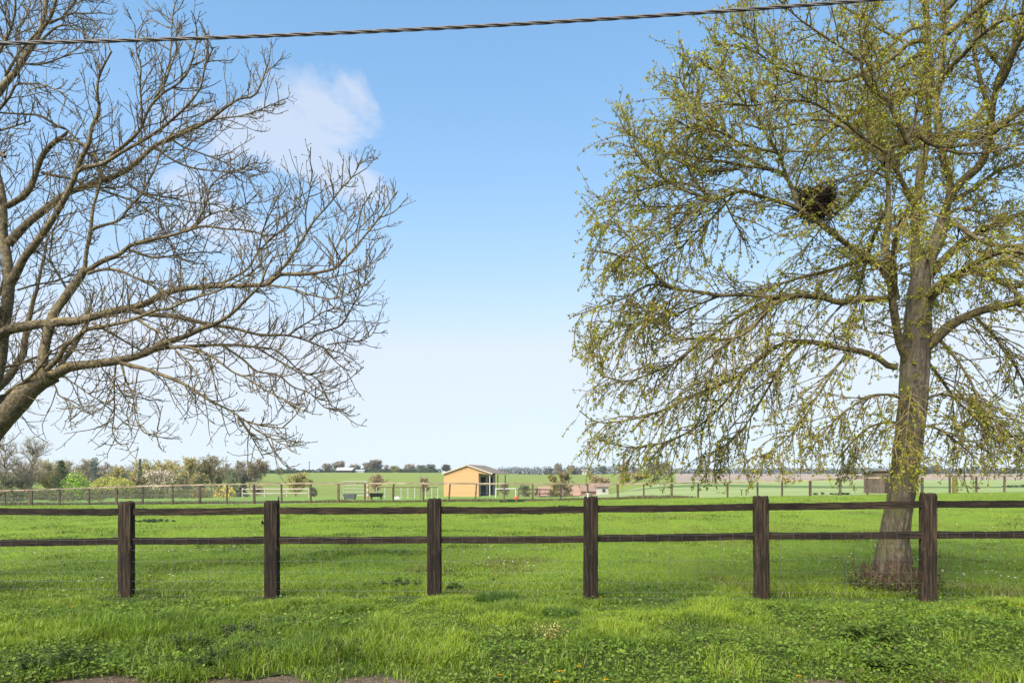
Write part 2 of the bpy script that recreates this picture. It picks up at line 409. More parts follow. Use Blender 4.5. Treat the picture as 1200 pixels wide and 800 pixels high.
# daisies far out in the turf
n = 900
y = 1 / rng.uniform(1 / 40, 1 / 9.5, n); x = rng.uniform(-1, 1, n) * y * .78
k = n4.fbm(x * .35 + 5, y * .25, 2) > .56; x, y = x[k], y[k]; n = len(x)
g = MB(); pet = np.arange(6)
a = rng.uniform(0, PI, n); r = .011 * (1 + .03 * y)
for j in range(6):
    D = np.stack([np.cos(a + j * PI / 3), np.sin(a + j * PI / 3), np.full(n, .35)], 1)
    cc = np.where(rng.random((n, 1)) < .78, np.array([[.75, .75, .7]]), np.array([[.7, .55, .05]]))
    g.leaves(np.stack([x, y, zp(x, y) + .06], 1), D, r * 1.3, r, cc, .05, (0, 0, 1))
tag(g.build('daisies', M['petal']), 'tiny white and yellow daisies scattered through the paddock turf', 'daisies', kind='stuff')

# crumbs of earth, grit and dry bits on the roadside dirt
n = 14000
x = rng.uniform(-4.6, 4.6, n); y = rng.uniform(4.5, 5.6, n); k = (y < edge_y(x) + .05) & (rng.random(n) < .35 + .65 * n1(x * 3, y * 5)); x, y = x[k], y[k]; n = len(x)
zz = -.068 + .03 * n1.fbm(x * 5, y * 5, 3) + .012 * (n2(x * 22, y * 22) - .5)
g = MB(); az = rng.uniform(0, 2 * PI, n); D = np.stack([np.cos(az), np.sin(az), rng.normal(.1, .25, n)], 1); L = rng.uniform(.004, .02, n)
c = np.array([[.13, .10, .075]]) * rng.uniform(.5, 2.0, (n, 1)); gr = rng.random(n) < .12; c[gr] = np.array([.11, .14, .03])
g.leaves(np.stack([x, y, zz + .004], 1), D, L, L * rng.uniform(.3, .9, n), c, .3, (0, 0, 1))
tag(g.build('earth_litter', M['vcol']), 'crumbs of earth and dry bits scattered on the bare roadside dirt', 'litter', kind='stuff')

# ------------------------------------------------------------------ the near fence
PX = [(-215, 703, 590), (-30, 699, 589), (148, 698, 588), (319, 700, 587), (509, 702, 585), (692, 702, 582), (893, 707, 582), (1087, 704, 578), (1285, 706, 577), (1480, 708, 576)]
FY = [8.85, 8.75, 8.66, 8.57, 8.5, 8.44, 8.36, 8.28, 8.2, 8.12]
fence = thing('timber_fence', 'dark brown post and rail fence with two rails and wire netting along the verge', 'fence', (0, 8.5, 0))
posts = []
def post_mesh(w, d, z0, z1, lean, seed):
    """squared post with worn faces and a rough chamfered top"""
    m = MB(); r = np.random.default_rng(seed); nz = 44; sides = 32
    an = np.arange(sides) / sides * 2 * PI
    cs, sn = np.cos(an), np.sin(an); p = 7.0
    sq = 1 / (np.abs(cs) ** p + np.abs(sn) ** p) ** (1 / p)
    zz = np.linspace(z0, z1, nz); V = []
    pr = r.uniform(-1, 1, (sides,)) * .006 - .012 * (r.random(sides) < .10)
    for i, z in enumerate(zz):
        k = 1 - .10 * sstep(z1 - .02, z1, z)
        rad = sq * k * (1 + r.normal(0, .007, sides)) + pr * 4 * (.6 + .4 * math.sin(z * 5 + seed))
        tw = lean * (z - z0)
        V.append(np.stack([rad * cs * w / 2 + tw, rad * sn * d / 2, np.full(sides, z) + (r.normal(0, .009, sides) if i == nz - 1 else 0)], 1))
    V.append(np.array([[lean * (z1 - z0), 0, z1 + .008]]))
    idx = np.arange(nz * sides).reshape(nz, sides)
    q = np.stack([idx[:-1], np.roll(idx[:-1], -1, 1), np.roll(idx[1:], -1, 1), idx[1:]], -1).reshape(-1, 4)
    t = [[idx[-1, j], idx[-1, (j + 1) % sides], nz * sides] for j in range(sides)]
    m.add(np.vstack(V), q, t); return m
for i, ((px, yb, yt), Y) in enumerate(zip(PX, FY)):
    x = (px - 600) / F * Y; zt = EYE + (HZ - yt) / F * Y
    p = post_mesh(.174, .12, -.3, zt, (.004, -.006, .003, -.003, 0, .002, -.012, .004, 0, 0)[i], 40 + i).build('post', M['post'], fence, smooth=False, loc=None)
    p.location = (x, Y - 8.5, 0); posts.append((x, Y, zt, p))
RZ = [(598.5, 636)] * 2 + [(599.5, 633.5), (598, 632.5), (597.5, 632), (596, 630.5), (593.5, 627.5), (590.5, 626.5), (589, 625), (588, 624)]
for i in range(len(posts) - 1):
    (xa, Ya, _, _), (xb, Yb, _, _) = posts[i], posts[i + 1]
    for k in (0, 1):
        za = EYE + (HZ - RZ[i][k]) / F * Ya; zb = EYE + (HZ - RZ[i + 1][k] - (.8 if i > 3 else 0)) / F * Yb
        if i > 4: zb = EYE + (HZ - RZ[i + 1][k]) / F * Yb
        m = MB(); nn = 40; r = np.random.default_rng(100 + i * 2 + k)
        uu = np.linspace(0, 1, nn); P = np.stack([xa + .075 + (xb - xa - .15) * uu, Ya + (Yb - Ya) * uu - 8.5, za + (zb - za) * uu - .006 * np.sin(PI * uu)], 1)
        hw, hh = .022, .043
        wob = (VN(300 + i * 2 + k)(uu * 14, uu * 0) - .5) * .008
        V = []
        for sx, sz in ((-1, -1), (1, -1), (1, 1), (-1, 1)):
            V.append(P + np.stack([uu * 0, sx * (hw + r.normal(0, .0012, nn)), sz * (hh + wob * (1 if sz > 0 else .6) + r.normal(0, .0012, nn))], 1))
        V = np.stack(V, 1); idx = np.arange(nn * 4).reshape(nn, 4)
        q = np.stack([idx[:-1], np.roll(idx[:-1], -1, 1), np.roll(idx[1:], -1, 1), idx[1:]], -1).reshape(-1, 4)
        m.add(V.reshape(-1, 3), np.vstack([q, [idx[0, ::-1]], [idx[-1]]]))
        m.build('rail', M['rail'], fence, smooth=False)
# stock netting stapled to the road side of the lower rail
m = MB()
for i in range(len(posts) - 1):
    (xa, Ya, _, _), (xb, Yb, _, _) = posts[i], posts[i + 1]
    za = EYE + (HZ - RZ[i][1]) / F * Ya + .035; zb = EYE + (HZ - RZ[i + 1][1]) / F * Yb + .035
    nv = int((xb - xa) / .155); P = []; 
    for j in range(nv + 1):
        f = (j + .35) / (nv + .7); x = xa + (xb - xa) * f; Y = Ya + (Yb - Ya) * f - 8.5 - .028
        zt = za + (zb - za) * f; jig = rng.normal(0, .006, 5)
        P.append(np.stack([x + jig, np.full(5, Y) + rng.normal(0, .002, 5) - np.array([0, .0, .004, .008, .006]), np.linspace(zt, .01, 5)], 1))
    m.tubes(np.array(P), np.full((len(P), 5), .0015), 3)
    for hgt in (0.985, .80, .61, .43, .27, .13, .03):
        uu = np.linspace(0, 1, 14)
        P = np.stack([xa + (xb - xa) * uu, Ya + (Yb - Ya) * uu - 8.5 - .030, (za + (zb - za) * uu) * hgt + rng.normal(0, .003, 14)], 1)
        m.tubes(P, np.full(14, .0014), 3)
m.build('wire_netting', M['wire'], fence)
def insulator(p, dx, z, h, white):
    m = MB(); zz = np.array([0, .2, .21, .5, .52, .8, .82, 1.]) * h
    rr = np.array([.006, .006, .011, .011, .007, .011, .011, .004])
    m.tubes(np.stack([np.full(8, dx), np.zeros(8) - .03, z + zz], 1), rr, 8)
    m.build('insulator', M['black'], p)
    if white:
        m = MB(); m.tubes(np.array([[dx, -.03, z - .01], [dx, -.03, z + .05]]), np.array([.013, .012]), 8)
        m.build('insulator_base', M['whitepaint'], p)
insulator(posts[3][3], .09, posts[3][2] - .01, .07, False)
insulator(posts[4][3], 0, posts[4][2], .03, False)
insulator(posts[5][3], -.035, posts[5][2], .085, True)
insulator(posts[5][3], .01, posts[5][2], .025, False)
m = MB(); m.tubes(np.array([[-.10, -.03, .94], [-.10, -.06, .94], [-.10, -.07, .97]]), np.array([.012, .014, .01]), 6); m.build('insulator', M['black'], posts[3][3])

# ------------------------------------------------------------------ the far fence
YF = 44.0
ff = thing('paddock_fence', 'long weathered post and rail fence with thin wires across the far side of the paddock', 'fence', (0, YF, 0))
def rail_z(px): return EYE + (HZ - np.interp(px, [-500, 0, 100, 200, 300, 350, 600, 700, 860, 960, 1000, 1100, 1200, 1500], [583, 575, 571.5, 568.5, 566.8, 566, 566.4, 567, 565, 562, 560, 558, 557, 555])) / F * YF
pxs = np.arange(-60, 1300, 32.6) + rng.normal(0, 1.2, 42)
prev = None; wires = MB(); net = MB()
for i, px in enumerate(pxs):
    x = (px - 600) / F * YF; zg = float(ground(x, YF - .1)); zt = float(rail_z(px)); tilt = (.10 if 525 < px < 560 else rng.normal(0, .015))
    m = MB(); wd = .095 if rng.random() > .2 else .13
    m.bar((x - tilt, 0, zg - .25), (x, 0, zt - .045), wd, wd * .9); m.build('post', M['farpost'], ff, smooth=False)
    if prev is not None:
        xa, za, ga = prev
        m = MB(); m.bar((xa, -.02, za), (x, -.02, zt), .12, .095); m.build('rail', M['farrail'], ff, smooth=False)
        for f in (.28, .55) if px > 640 else (.5,):
            wires.tubes(np.array([[xa, -.06, ga + (za - ga) * f], [(xa + x) / 2, -.06, (ga + zg) / 2 + ((za - ga) + (zt - zg)) / 2 * f - .02], [x, -.06, zg + (zt - zg) * f]]), np.full(3, .007), 3)
        if px < 330:
            for j in range(9):
                f = j / 9; net.tubes(np.array([[xa + (x - xa) * f, -.05, ga + (zg - ga) * f], [xa + (x - xa) * f, -.05, za + (zt - za) * f - .05]]), np.full(2, .006), 3)
            for f in (.1, .2, .3, .42, .56, .72, .86):
                net.tubes(np.array([[xa, -.052, ga + (za - ga) * f], [x, -.052, zg + (zt - zg) * f]]), np.full(2, .006), 3)
    prev = (x, zt, zg)
wires.build('fence_wire', M['wire'], ff); net.build('wire_netting', M['wire'], ff)
# rough unmown strip below the far fence
xsr = np.linspace(-40, 12, 160); X, Yg = np.meshgrid(xsr, np.array([44.4, 45.2, 46.4]), indexing='ij')
grid_obj('rough_strip', M['deadgrass'], X, Yg, lambda a, b: ground(a, b) + .015 + .0 * a)
n = 16000
x = rng.uniform(-38, 12, n); y = rng.uniform(44.2, 46.2, n)
P = np.stack([x, y, ground(x, y)], 1); hh = rng.uniform(.1, .32, n) * (.35 + .65 * n1.fbm(x * .5, y * .3, 2))
k = rng.random((n, 1)); c = np.array([.16, .13, .07]) * k + np.array([.075, .085, .03]) * (1 - k)
g = MB(); blades(g, P, hh, rng.uniform(.02, .05, n), np.clip(rng.normal(.4, .2, n), 0, 1), c)
tag(g.build('rough_grass', M['farleaf']), 'dull brown unmown grass along the foot of the far fence', 'grass', kind='stuff')

# ------------------------------------------------------------------ field shelter
m_ply = None
mm, nt, out = nodes('orange_shelter_boarding')
v = coords(nt, (1.2, 1.2, 1)); gr = noise(nt, coords(nt, (1.5, 1.5, 14)), 3, 5, .7)
wv = N(nt, 'ShaderNodeTexWave'); wv.wave_type = 'BANDS'; wv.bands_direction = 'Z'; wv.inputs['Scale'].default_value = 1.05; wv.wave_profile = 'SAW'
tc = N(nt, 'ShaderNodeTexCoord'); nt.links.new(tc.outputs['Object'], wv.inputs['Vector'])
c = ramp(nt, gr, [(.25, (.33, .19, .082)), (.75, (.43, .26, .12))])
gap = ramp(nt, wv.outputs[0], [(0, (.55, .5, .45)), (.06, (1, 1, 1))])
principled(nt, out, mix(nt, 1, c, gap, 'MULTIPLY'), .7, wv.outputs[0], .4, .02)
M['ply'] = mm
M['shroof'] = mat_plain('brown_felt_roof', (.14, .11, .085), .8)
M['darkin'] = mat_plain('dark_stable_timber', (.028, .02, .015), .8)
M['greywood'] = mat_plain('pale_grey_timber', (.33, .29, .24), .8, .2, 12)
YS = 70.0; xs0 = (520 - 600) / F * YS; zs = float(ground(-5.2, YS))
sh = thing('field_shelter', 'new orange timber field shelter with a low gable roof and two dark openings', 'stable', (xs0, YS, zs), math.radians(-13.5))
Wd, Ln, He, Hp, Ov = 3.72, 6.6, 2.32, 3.16, 1.35       # gable width, length, eaves, peak, roof overhang
xp = (Wd + Ov) / 2
m = MB(); th = .06
def roofz(x): return He + (Hp - He) * (1 - abs(x - xp) / xp)
def gable(y, m):
    v = []
    pr = [(0, 0), (Wd, 0), (Wd, roofz(Wd)), (xp, Hp), (0, He)]
    for yy in (y, y + th): v += [[a, yy, b] for a, b in pr]
    m.add(v, [[0, 1, 2, 4], [9, 7, 6, 5], [0, 5, 6, 1], [4, 9, 5, 0], [1, 6, 7, 2], [3, 8, 9, 4]], [[2, 3, 4], [9, 8, 7]])
gable(0, m); gable(Ln - th, m); m.box(th / 2, Ln / 2, He / 2, th, Ln - 2 * th - .01, He, 0)
m.build('wall', M['ply'], sh, smooth=False)
m = MB()                                              # gable fillet under the overhanging front roof
v = []
for yy in (0.012, .05): v += [[Wd + .004, yy, roofz(Wd) - .42], [Wd + .004, yy, roofz(Wd) - .03], [Wd + Ov - .05, yy, He - .02], [Wd + Ov - .05, yy, He - .12]]
m.add(v, [[0, 3, 2, 1], [4, 5, 6, 7], [0, 4, 7, 3], [2, 6, 5, 1], [3, 7, 6, 2]]); m.build('gable_fillet', M['ply'], sh, smooth=False)
m = MB(); ov = .16
for sgn in (-1, 1):
    xa, xb = xp, (-.18 if sgn < 0 else Wd + Ov + .16)
    za, zb = Hp + .05, He + .05 - (Hp - He) / xp * .17
    v = [[xa, -ov, za], [xb, -ov, zb], [xb, Ln + ov, zb], [xa, Ln + ov, za]]
    v += [[a, b, c + .055] for a, b, c in v]
    m.add(v, [[0, 1, 2, 3], [7, 6, 5, 4], [0, 4, 5, 1], [1, 5, 6, 2], [2, 6, 7, 3], [3, 7, 4, 0]])
m.build('roof', M['shroof'], sh, smooth=False)
m = MB()
for sgn in (-1, 1):
    xb = -.16 if sgn < 0 else Wd + Ov + .14
    m.bar((xp, -ov - .015, Hp + .03), (xb, -ov - .015, He + .03 - (Hp - He) / xp * .15), .03, .13)
m.build('bargeboard', M['greywood'], sh, smooth=False)
for k, (a, b) in enumerate(((0.05, .55), (.95 * .1 + .0, 0),)): pass
# front face (local +x): posts, half doors, dark openings
bays = [(.75, 2.75), (3.6, 5.6)]
m = MB(); fx = Wd - .03
for a, b in ((0.062, .75), (2.75, 3.6), (5.6, Ln - .062)):
    m.box(fx, (a + b) / 2, 1.0, .05, b - a - .004, 2.0)
m.box(fx, Ln / 2, 2.12, .05, Ln - .13, .232)
m.build('front_wall', M['greywood'], sh, smooth=False)
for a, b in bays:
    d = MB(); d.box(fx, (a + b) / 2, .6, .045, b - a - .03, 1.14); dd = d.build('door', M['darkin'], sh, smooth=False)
    d = MB(); d.box(fx + .035, (a + b) / 2, 1.2, .07, b - a - .01, .16); d.build('door_rail', M['greywood'], dd, smooth=False)
for yy in (.1, Ln / 2, Ln - .1):
    m = MB(); m.box(Wd + Ov - .2, yy, (He - .1) / 2, .1, .1, He - .1); m.build('porch_post', M['greywood'], sh, smooth=False)

# ------------------------------------------------------------------ things in the far paddock
def at(px, Y, lift=0):
    x = (px - 600) / F * Y; return (x, Y, float(ground(x, Y)) + lift)
YG = 58
gt = thing('metal_gate', 'tall pale tubular steel field gate hung beside the striped pole', 'gate', at(402.5, YG))
w = 28 / F * YG
for x in (0, w):
    m = MB(); m.tubes(np.array([[x, 0, 0], [x, 0, 1.55]]), np.full(2, .045), 8); m.build('upright', M['galv'], gt)
m = MB()
for z in (.3, .6, .88, 1.15, 1.5): m.tubes(np.array([[0, .0, z], [w, 0, z]]), np.full(2, .02), 6)
m.tubes(np.array([[w * .5, 0, .3], [w * .5, 0, 1.5]]), np.full(2, .025), 6)
m.build('gate_bars', M['galv'], gt)
sp = thing('striped_pole', 'upright jump pole banded in red and white', 'pole', at(431, YG - .4))
for k in range(6):
    m = MB(); m.tubes(np.array([[0, 0, .22 * k], [0, 0, .22 * k + .218]]), np.full(2, .07), 10); m.build('red_band' if k % 2 == 0 else 'white_band', M['redpaint' if k % 2 == 0 else 'whitepaint'], sp)
wf = thing('white_post_fence', 'low fence of thin white posts under a brown top rail left of the shelter', 'fence', at(436, YG + 1))
for k, px in enumerate((441, 451, 460, 470, 478, 486, 493, 499, 506, 513)):
    x = (px - 436) / F * (YG + 1); m = MB(); m.box(x, 0, .47, .05, .05, .94); m.build('post', M['whitepaint'] if k % 4 != 2 else M['farpost'], wf, smooth=False)
m = MB(); m.bar((.2, .06, 0.97), (77 / F * 59, .06, .96), .06, .07); m.build('rail', M['farpost'], wf, smooth=False)
m = MB()
for z in (.35, .7): m.tubes(np.array([[.2, -.05, z], [77 / F * 59, -.05, z]]), np.full(2, .012), 4)
m.build('fence_wire', M['wire'], wf)
def trough(name, label, px, Y, L, H, mat, leg):
    t = thing(name, label, 'trough', at(px, Y)); m = MB()
    o = [[-L / 2, -.3, H], [L / 2, -.3, H], [L / 2, .3, H], [-L / 2, .3, H]]; b = [[-L * .42, -.2, leg], [L * .42, -.2, leg], [L * .42, .2, leg], [-L * .42, .2, leg]]
    i = [[p[0] * .92, p[1] * .85, H] for p in o]; f = [[p[0] * .95, p[1] * .85, leg + .06] for p in b]
    m.add(o + b + i + f, [[0, 4, 5, 1], [1, 5, 6, 2], [2, 6, 7, 3], [3, 7, 4, 0], [4, 7, 6, 5], [0, 1, 9, 8], [1, 2, 10, 9], [2, 3, 11, 10], [3, 0, 8, 11], [8, 9, 13, 12], [9, 10, 14, 13], [10, 11, 15, 14], [11, 8, 12, 15], [12, 13, 14, 15]])
    m.build('trough_body', mat, t, smooth=False)
    for sx in (-1, 1):
        m = MB(); m.box(sx * L * .36, 0, leg / 2, .08, .36, leg - .004); m.build('leg', mat, t, smooth=False)
M['greytub'] = mat_plain('grey_trough_plastic', (.085, .085, .09), .6)
trough('water_trough', 'dark grey tapered water trough standing before the steel gate', 410, 55, 1.0, .46, M['greytub'], .06)
trough('feed_trough', 'black feed trough on legs just right of the striped pole', 441, 55.5, 1.1, .52, M['black'], .2)
tb_ = thing('feed_tub', 'upturned pale feed tub on the grass left of the shelter', 'tub', at(465.5, 56.5)); m = MB()
m.tubes(np.array([[0, 0, .0], [0, 0, .03], [0, 0, .17], [0, 0, .2], [0, 0, .205]]), np.array([.3, .28, .2, .16, .01]), 16); m.build('tub_body', M['whitepaint'], tb_)
jh = thing('jump_hurdle', 'white jump rail on short legs right of the shelter', 'hurdle', at(580, 61))
wj = 25 / F * 61
m = MB(); m.tubes(np.array([[0, 0, .78], [wj, 0, .8]]), np.full(2, .05), 8); m.build('rail', M['whitepaint'], jh)
for x in (.06, wj * .42, wj - .06):
    m = MB(); m.box(x, 0, .36, .08, .08, .72); m.box(x, 0, .02, .09, .5, .05); m.build('leg', M['whitepaint'], jh, smooth=False)
bk = thing('bucket', 'orange red bucket on the grass beside the white jump rail', 'bucket', at(605.3, 47)); m = MB()
m.tubes(np.array([[0, 0, .0], [0, 0, .005], [0, 0, .27], [0, 0, .275], [0, 0, .26], [0, 0, .05]]), np.array([.01, .12, .16, .165, .145, .1]), 16); m.build('bucket_body', M['redpaint'], bk)
m = MB(); a = np.linspace(0, PI, 9); m.tubes(np.stack([.16 * np.cos(a), np.zeros(9), .27 + .13 * np.sin(a)], 1), np.full(9, .006), 4); m.build('handle', M['wire'], bk)
for k, (pxa, pxb, Y, lab) in enumerate(((199, 247, 76, 'low pale rail fence in front of the dark evergreens on the left'), (284, 362, 72, 'low pale rail fence beside the olive bush in the dip'), (608, 645, 74, 'low dark board fence right of the shelter'))):
    o = at(pxa, Y); f = thing('rail_fence', lab, 'fence', o); L = (pxb - pxa) / F * Y; np_ = max(3, int(L / 1.9))
    mt = M['greywood'] if k < 2 else M['farpost']
    for j in range(np_ + 1):
        x = L * j / np_; zg = float(ground(o[0] + x, Y)) - o[2]
        m = MB(); m.box(x, 0, zg + .45, .1, .1, 1.0); m.build('post', mt, f, smooth=False)
    zb = float(ground(o[0] + L, Y)) - o[2]
    for z in (.4, .85):
        m = MB(); m.bar((0, -.07, z), (L, -.07, zb + z), .05, .12); m.build('rail', mt, f, smooth=False)
for px, lab in ((869, 'short dark stake with a flat top in the crop edge'), (874.5, 'shorter stake just right of the taller one at the crop edge')):
    s = thing('stake', lab, 'stake', at(px, 47)); m = MB(); hh = .34 if px < 871 else .27
    m.box(0, 0, hh / 2, .05, .05, hh); m.build('stake_post', M['farpost'], s, smooth=False)
    m = MB(); m.box(0, 0, hh + .024, .14, .09, .04); m.build('cap', M['farpost'], s, smooth=False)
gp = thing('gate_post', 'stout mossy gate post in the far fence right of the big trunk', 'post', at(1119, 43.6)); m = MB()
m.box(0, 0, .48, .24, .22, 1.1, 0, None, .03); m.build('post_body', mat_plain('mossy_timber', (.12, .105, .03), .9, .4, 9), gp, smooth=False)
ht = thing('timber_hut', 'small brown timber hut half hidden behind the big leafy trunk', 'hut', at(1032, 47)); m = MB()
m.box(0, 0, .72, 1.5, 1.6, 1.5); m.build('wall', mat_wood('hut_boarding', (.07, .052, .038), (.13, .10, .074), (.2, .16, .12), (9, 9, 2)), ht, smooth=False)
m = MB(); v = [[-.85, -.95, 1.50], [.85, -.95, 1.50], [.85, .95, 1.36], [-.85, .95, 1.36]]; v += [[a, b, c + .06] for a, b, c in v]
m.add(v, [[3, 2, 1, 0], [4, 5, 6, 7], [0, 1, 5, 4], [1, 2, 6, 5], [2, 3, 7, 6], [3, 0, 4, 7]]); m.build('roof', M['shroof'], ht, smooth=False)
m = MB(); m.box(.2, -.815, .6, .7, .03, 1.15); m.build('door', M['darkin'], ht, smooth=False)

# ------------------------------------------------------------------ cottages, barns, pole
M['brick'] = mat_ground('red_brick', [(.3, (.19, .10, .072)), (.7, (.28, .155, .115))], 1, 8)
M['tile'] = mat_ground('clay_tiles', [(.3, (.19, .115, .085)), (.7, (.26, .165, .125))], 1, 6)
M['browntile'] = mat_ground('brown_tiles', [(.3, (.14, .095, .08)), (.7, (.22, .15, .12))], 1, 6)
M['render'] = mat_plain('cream_render', (.34, .31, .26), .8, .1)
M['glassdark'] = mat_plain('window_glass', (.03, .035, .04), .1, .2)
M['slate'] = mat_plain('pale_sheet_roof', (.3, .3, .31), .5, .1)
def house(name, label, cat, px, Y, w, d, he, hp, wall, roof, rz=0, wins=(), chim=True, sink=0):
    o = thing(name, label, cat, at(px, Y, -sink), rz); m = MB()
    m.box(0, 0, he / 2, w, d, he)
    for y in (0,):
        v = [[-w / 2, -d / 2, he], [-w / 2, d / 2, he], [-w / 2, 0, hp], [w / 2, -d / 2, he], [w / 2, d / 2, he], [w / 2, 0, hp]]
        m.add(v, None, [[0, 2, 1], [3, 4, 5]])
    m.build('wall', wall, o, smooth=False)
    m = MB()
    for s in (-1, 1):
        yb = s * (d / 2 + .35); zb = he - (hp - he) / (d / 2) * .35 + .03
        v = [[-w / 2 - .3, 0, hp + .03], [w / 2 + .3, 0, hp + .03], [w / 2 + .3, yb, zb], [-w / 2 - .3, yb, zb]]; v += [[a, b, c + .15] for a, b, c in v]
        m.add(v, [[0, 1, 2, 3], [7, 6, 5, 4], [0, 4, 5, 1], [1, 5, 6, 2], [2, 6, 7, 3], [3, 7, 4, 0]])
    r = m.build('roof', roof, o, smooth=False)
    if chim:
        m = MB(); m.box(w * .3, 0, hp + .4, .7, .6, 1.1); m.box(w * .3, 0, hp + 1.1, .22, .22, .3); m.build('chimney', M['brick'], r, smooth=False)
    for (x, z, ww, wh) in wins:
        m = MB(); m.box(x, -d / 2 - .03, z, ww + .16, .06, wh + .16); f = m.build('window', M['whitepaint'], o, smooth=False)
        m = MB(); m.box(x, -d / 2 - .075, z, ww, .02, wh); m.build('pane', M['glassdark'], f, smooth=False)
    return o
house('cottage', 'red brick cottage with a clay tiled roof below the yellow green tree', 'house', 648, 150, 6.4, 5.5, 1.9, 3.6, M['brick'], M['tile'], math.radians(8), ((-1.6, 1.1, .9, .8), (1.5, 1.1, .9, .8)), False)
house('cottage', 'long cottage with orange tiles and a cream end wall', 'house', 667, 152, 5.2, 5.5, 2.1, 3.9, M['render'], M['tile'], math.radians(-12), ((1.2, 1.3, .9, .8),), False)
house('cottage', 'brown roofed cottage left of the cream walled bungalow', 'house', 691.5, 150, 4.2, 5, 2.2, 3.6, M['brick'], M['browntile'], 0, ((-.8, 1.3, .8, .7),), False)
house('bungalow', 'small bungalow with cream walls beside the field corner', 'house', 704.5, 149, 2.6, 4, 2.3, 2.9, M['render'], M['browntile'], 0, ((.3, 1.5, .7, .7),), False)
house('barn', 'low dark barn with a pale sheet roof on the hill crest', 'barn', 405, 372, 8.5, 6, 2.3, 3.6, M['darkin'], M['slate'], 0, (), False, 1.0)
house('barn', 'cream low building right of the dark barn on the hill', 'barn', 420, 376, 7, 5, 2.0, 2.6, M['render'], M['slate'], 0, (), False, 1.2)
house('cottage', 'tiny white cottage among the trees on the far ridge', 'house', 684.5, 385, 2.2, 4, 2.4, 3.2, M['render'], M['browntile'], 0, ((0, 1.4, .6, .6),), False, .5)
tp = thing('telegraph_pole', 'thin telegraph pole on the skyline left of the barns', 'pole', at(362.5, 370)); m = MB()
m.tubes(np.array([[0, 0, 0], [0, 0, 6.2]]), np.array([.2, .16]), 8); m.build('pole_shaft', M['farpost'], tp)
m = MB(); m.bar((-.7, -.2, 5.7), (.7, -.2, 5.7), .12, .12); m.build('crossarm', M['farpost'], tp, smooth=False)

# ------------------------------------------------------------------ overhead cable: three strands twisted together
YC = 6.5; px = np.linspace(-2600, 2000, 900)
py = 51 - .019 * px - .00003 * px ** 2
cx, cz = (px - 600) / F * YC, EYE + (HZ - py) / F * YC
m = MB(); hx = np.linspace(cx[0], cx[-1], 5200); hz = np.interp(hx, cx, cz)
for k in range(3):
    a = hx / .62 * 2 * PI + k * 2 * PI / 3
    m.tubes(np.stack([hx, YC + .0098 * np.cos(a), hz + .0098 * np.sin(a)], 1), np.full(len(hx), .0085), 5)
tag(m.build('overhead_cable', M['cable']), 'dark twisted overhead cable sagging across the sky above the verge', 'cable')

# ------------------------------------------------------------------ near trees: surveyed limbs grown on with twigs
def catmull(p, step=6.0):
    p = np.asarray(p, float)
    if len(p) < 3:
        n = max(2, int(np.linalg.norm(p[-1] - p[0]) / step)); return p[0] + (p[-1] - p[0]) * np.linspace(0, 1, n + 1)[:, None]
    q = np.vstack([2 * p[0] - p[1], p, 2 * p[-1] - p[-2]]); out = []
    for i in range(1, len(q) - 2):
        n = max(1, int(np.linalg.norm(q[i + 1] - q[i]) / step))
        t = np.arange(n)[:, None] / n
        a, b, c, d = q[i - 1], q[i], q[i + 1], q[i + 2]
        out.append(.5 * (2 * b + (c - a) * t + (2 * a - 5 * b + 4 * c - d) * t ** 2 + (3 * b - a - 3 * c + d) * t ** 3))
    return np.vstack(out + [p[-1:]])
class Limbs:
    """limbs measured by bearing, each leaving its parent at the parent's distance and running nearer or farther from there"""
    def __init__(s, Y0, seed, k=1.0): s.Y0 = Y0; s.k = k; s.r = np.random.default_rng(seed); s.sam = np.zeros((0, 3)); s.L = []
    def add(s, pts, w0, w1, slope=None, Y=None, tw=True, jig=.0):
        p = catmull(pts); d = np.concatenate([[0], np.cumsum(np.linalg.norm(np.diff(p, axis=0), axis=1))])
        if Y is None:
            if len(s.sam):
                e = np.hypot(s.sam[:, 0] - p[0, 0], s.sam[:, 1] - p[0, 1]); k = e.argmin(); Y = s.sam[k, 2] if e[k] < 40 else s.Y0
            else: Y = s.Y0
        if slope is None: slope = s.r.choice([-1, 1]) * s.r.uniform(.15, .5)
        Yv = Y + slope * d / 100 + np.sin(d / 60 + s.r.uniform(0, 6)) * .04 * np.minimum(1, d / 60)
        f = d / d[-1]; w = (w0 + (w1 - w0) * f ** .8) * s.k
        P = np.stack([(p[:, 0] - 600) / F * Yv, Yv, EYE + (HZ - p[:, 1]) / F * Yv], 1)
        R = w / F * Yv / 2 * (1 + .05 * np.sin(d / 9 + s.r.uniform(0, 6)))
        s.sam = np.vstack([s.sam, np.stack([p[:, 0], p[:, 1], Yv], 1)])
        s.L.append(dict(P=P, R=R, w=w, tw=tw)); return s.L[-1]

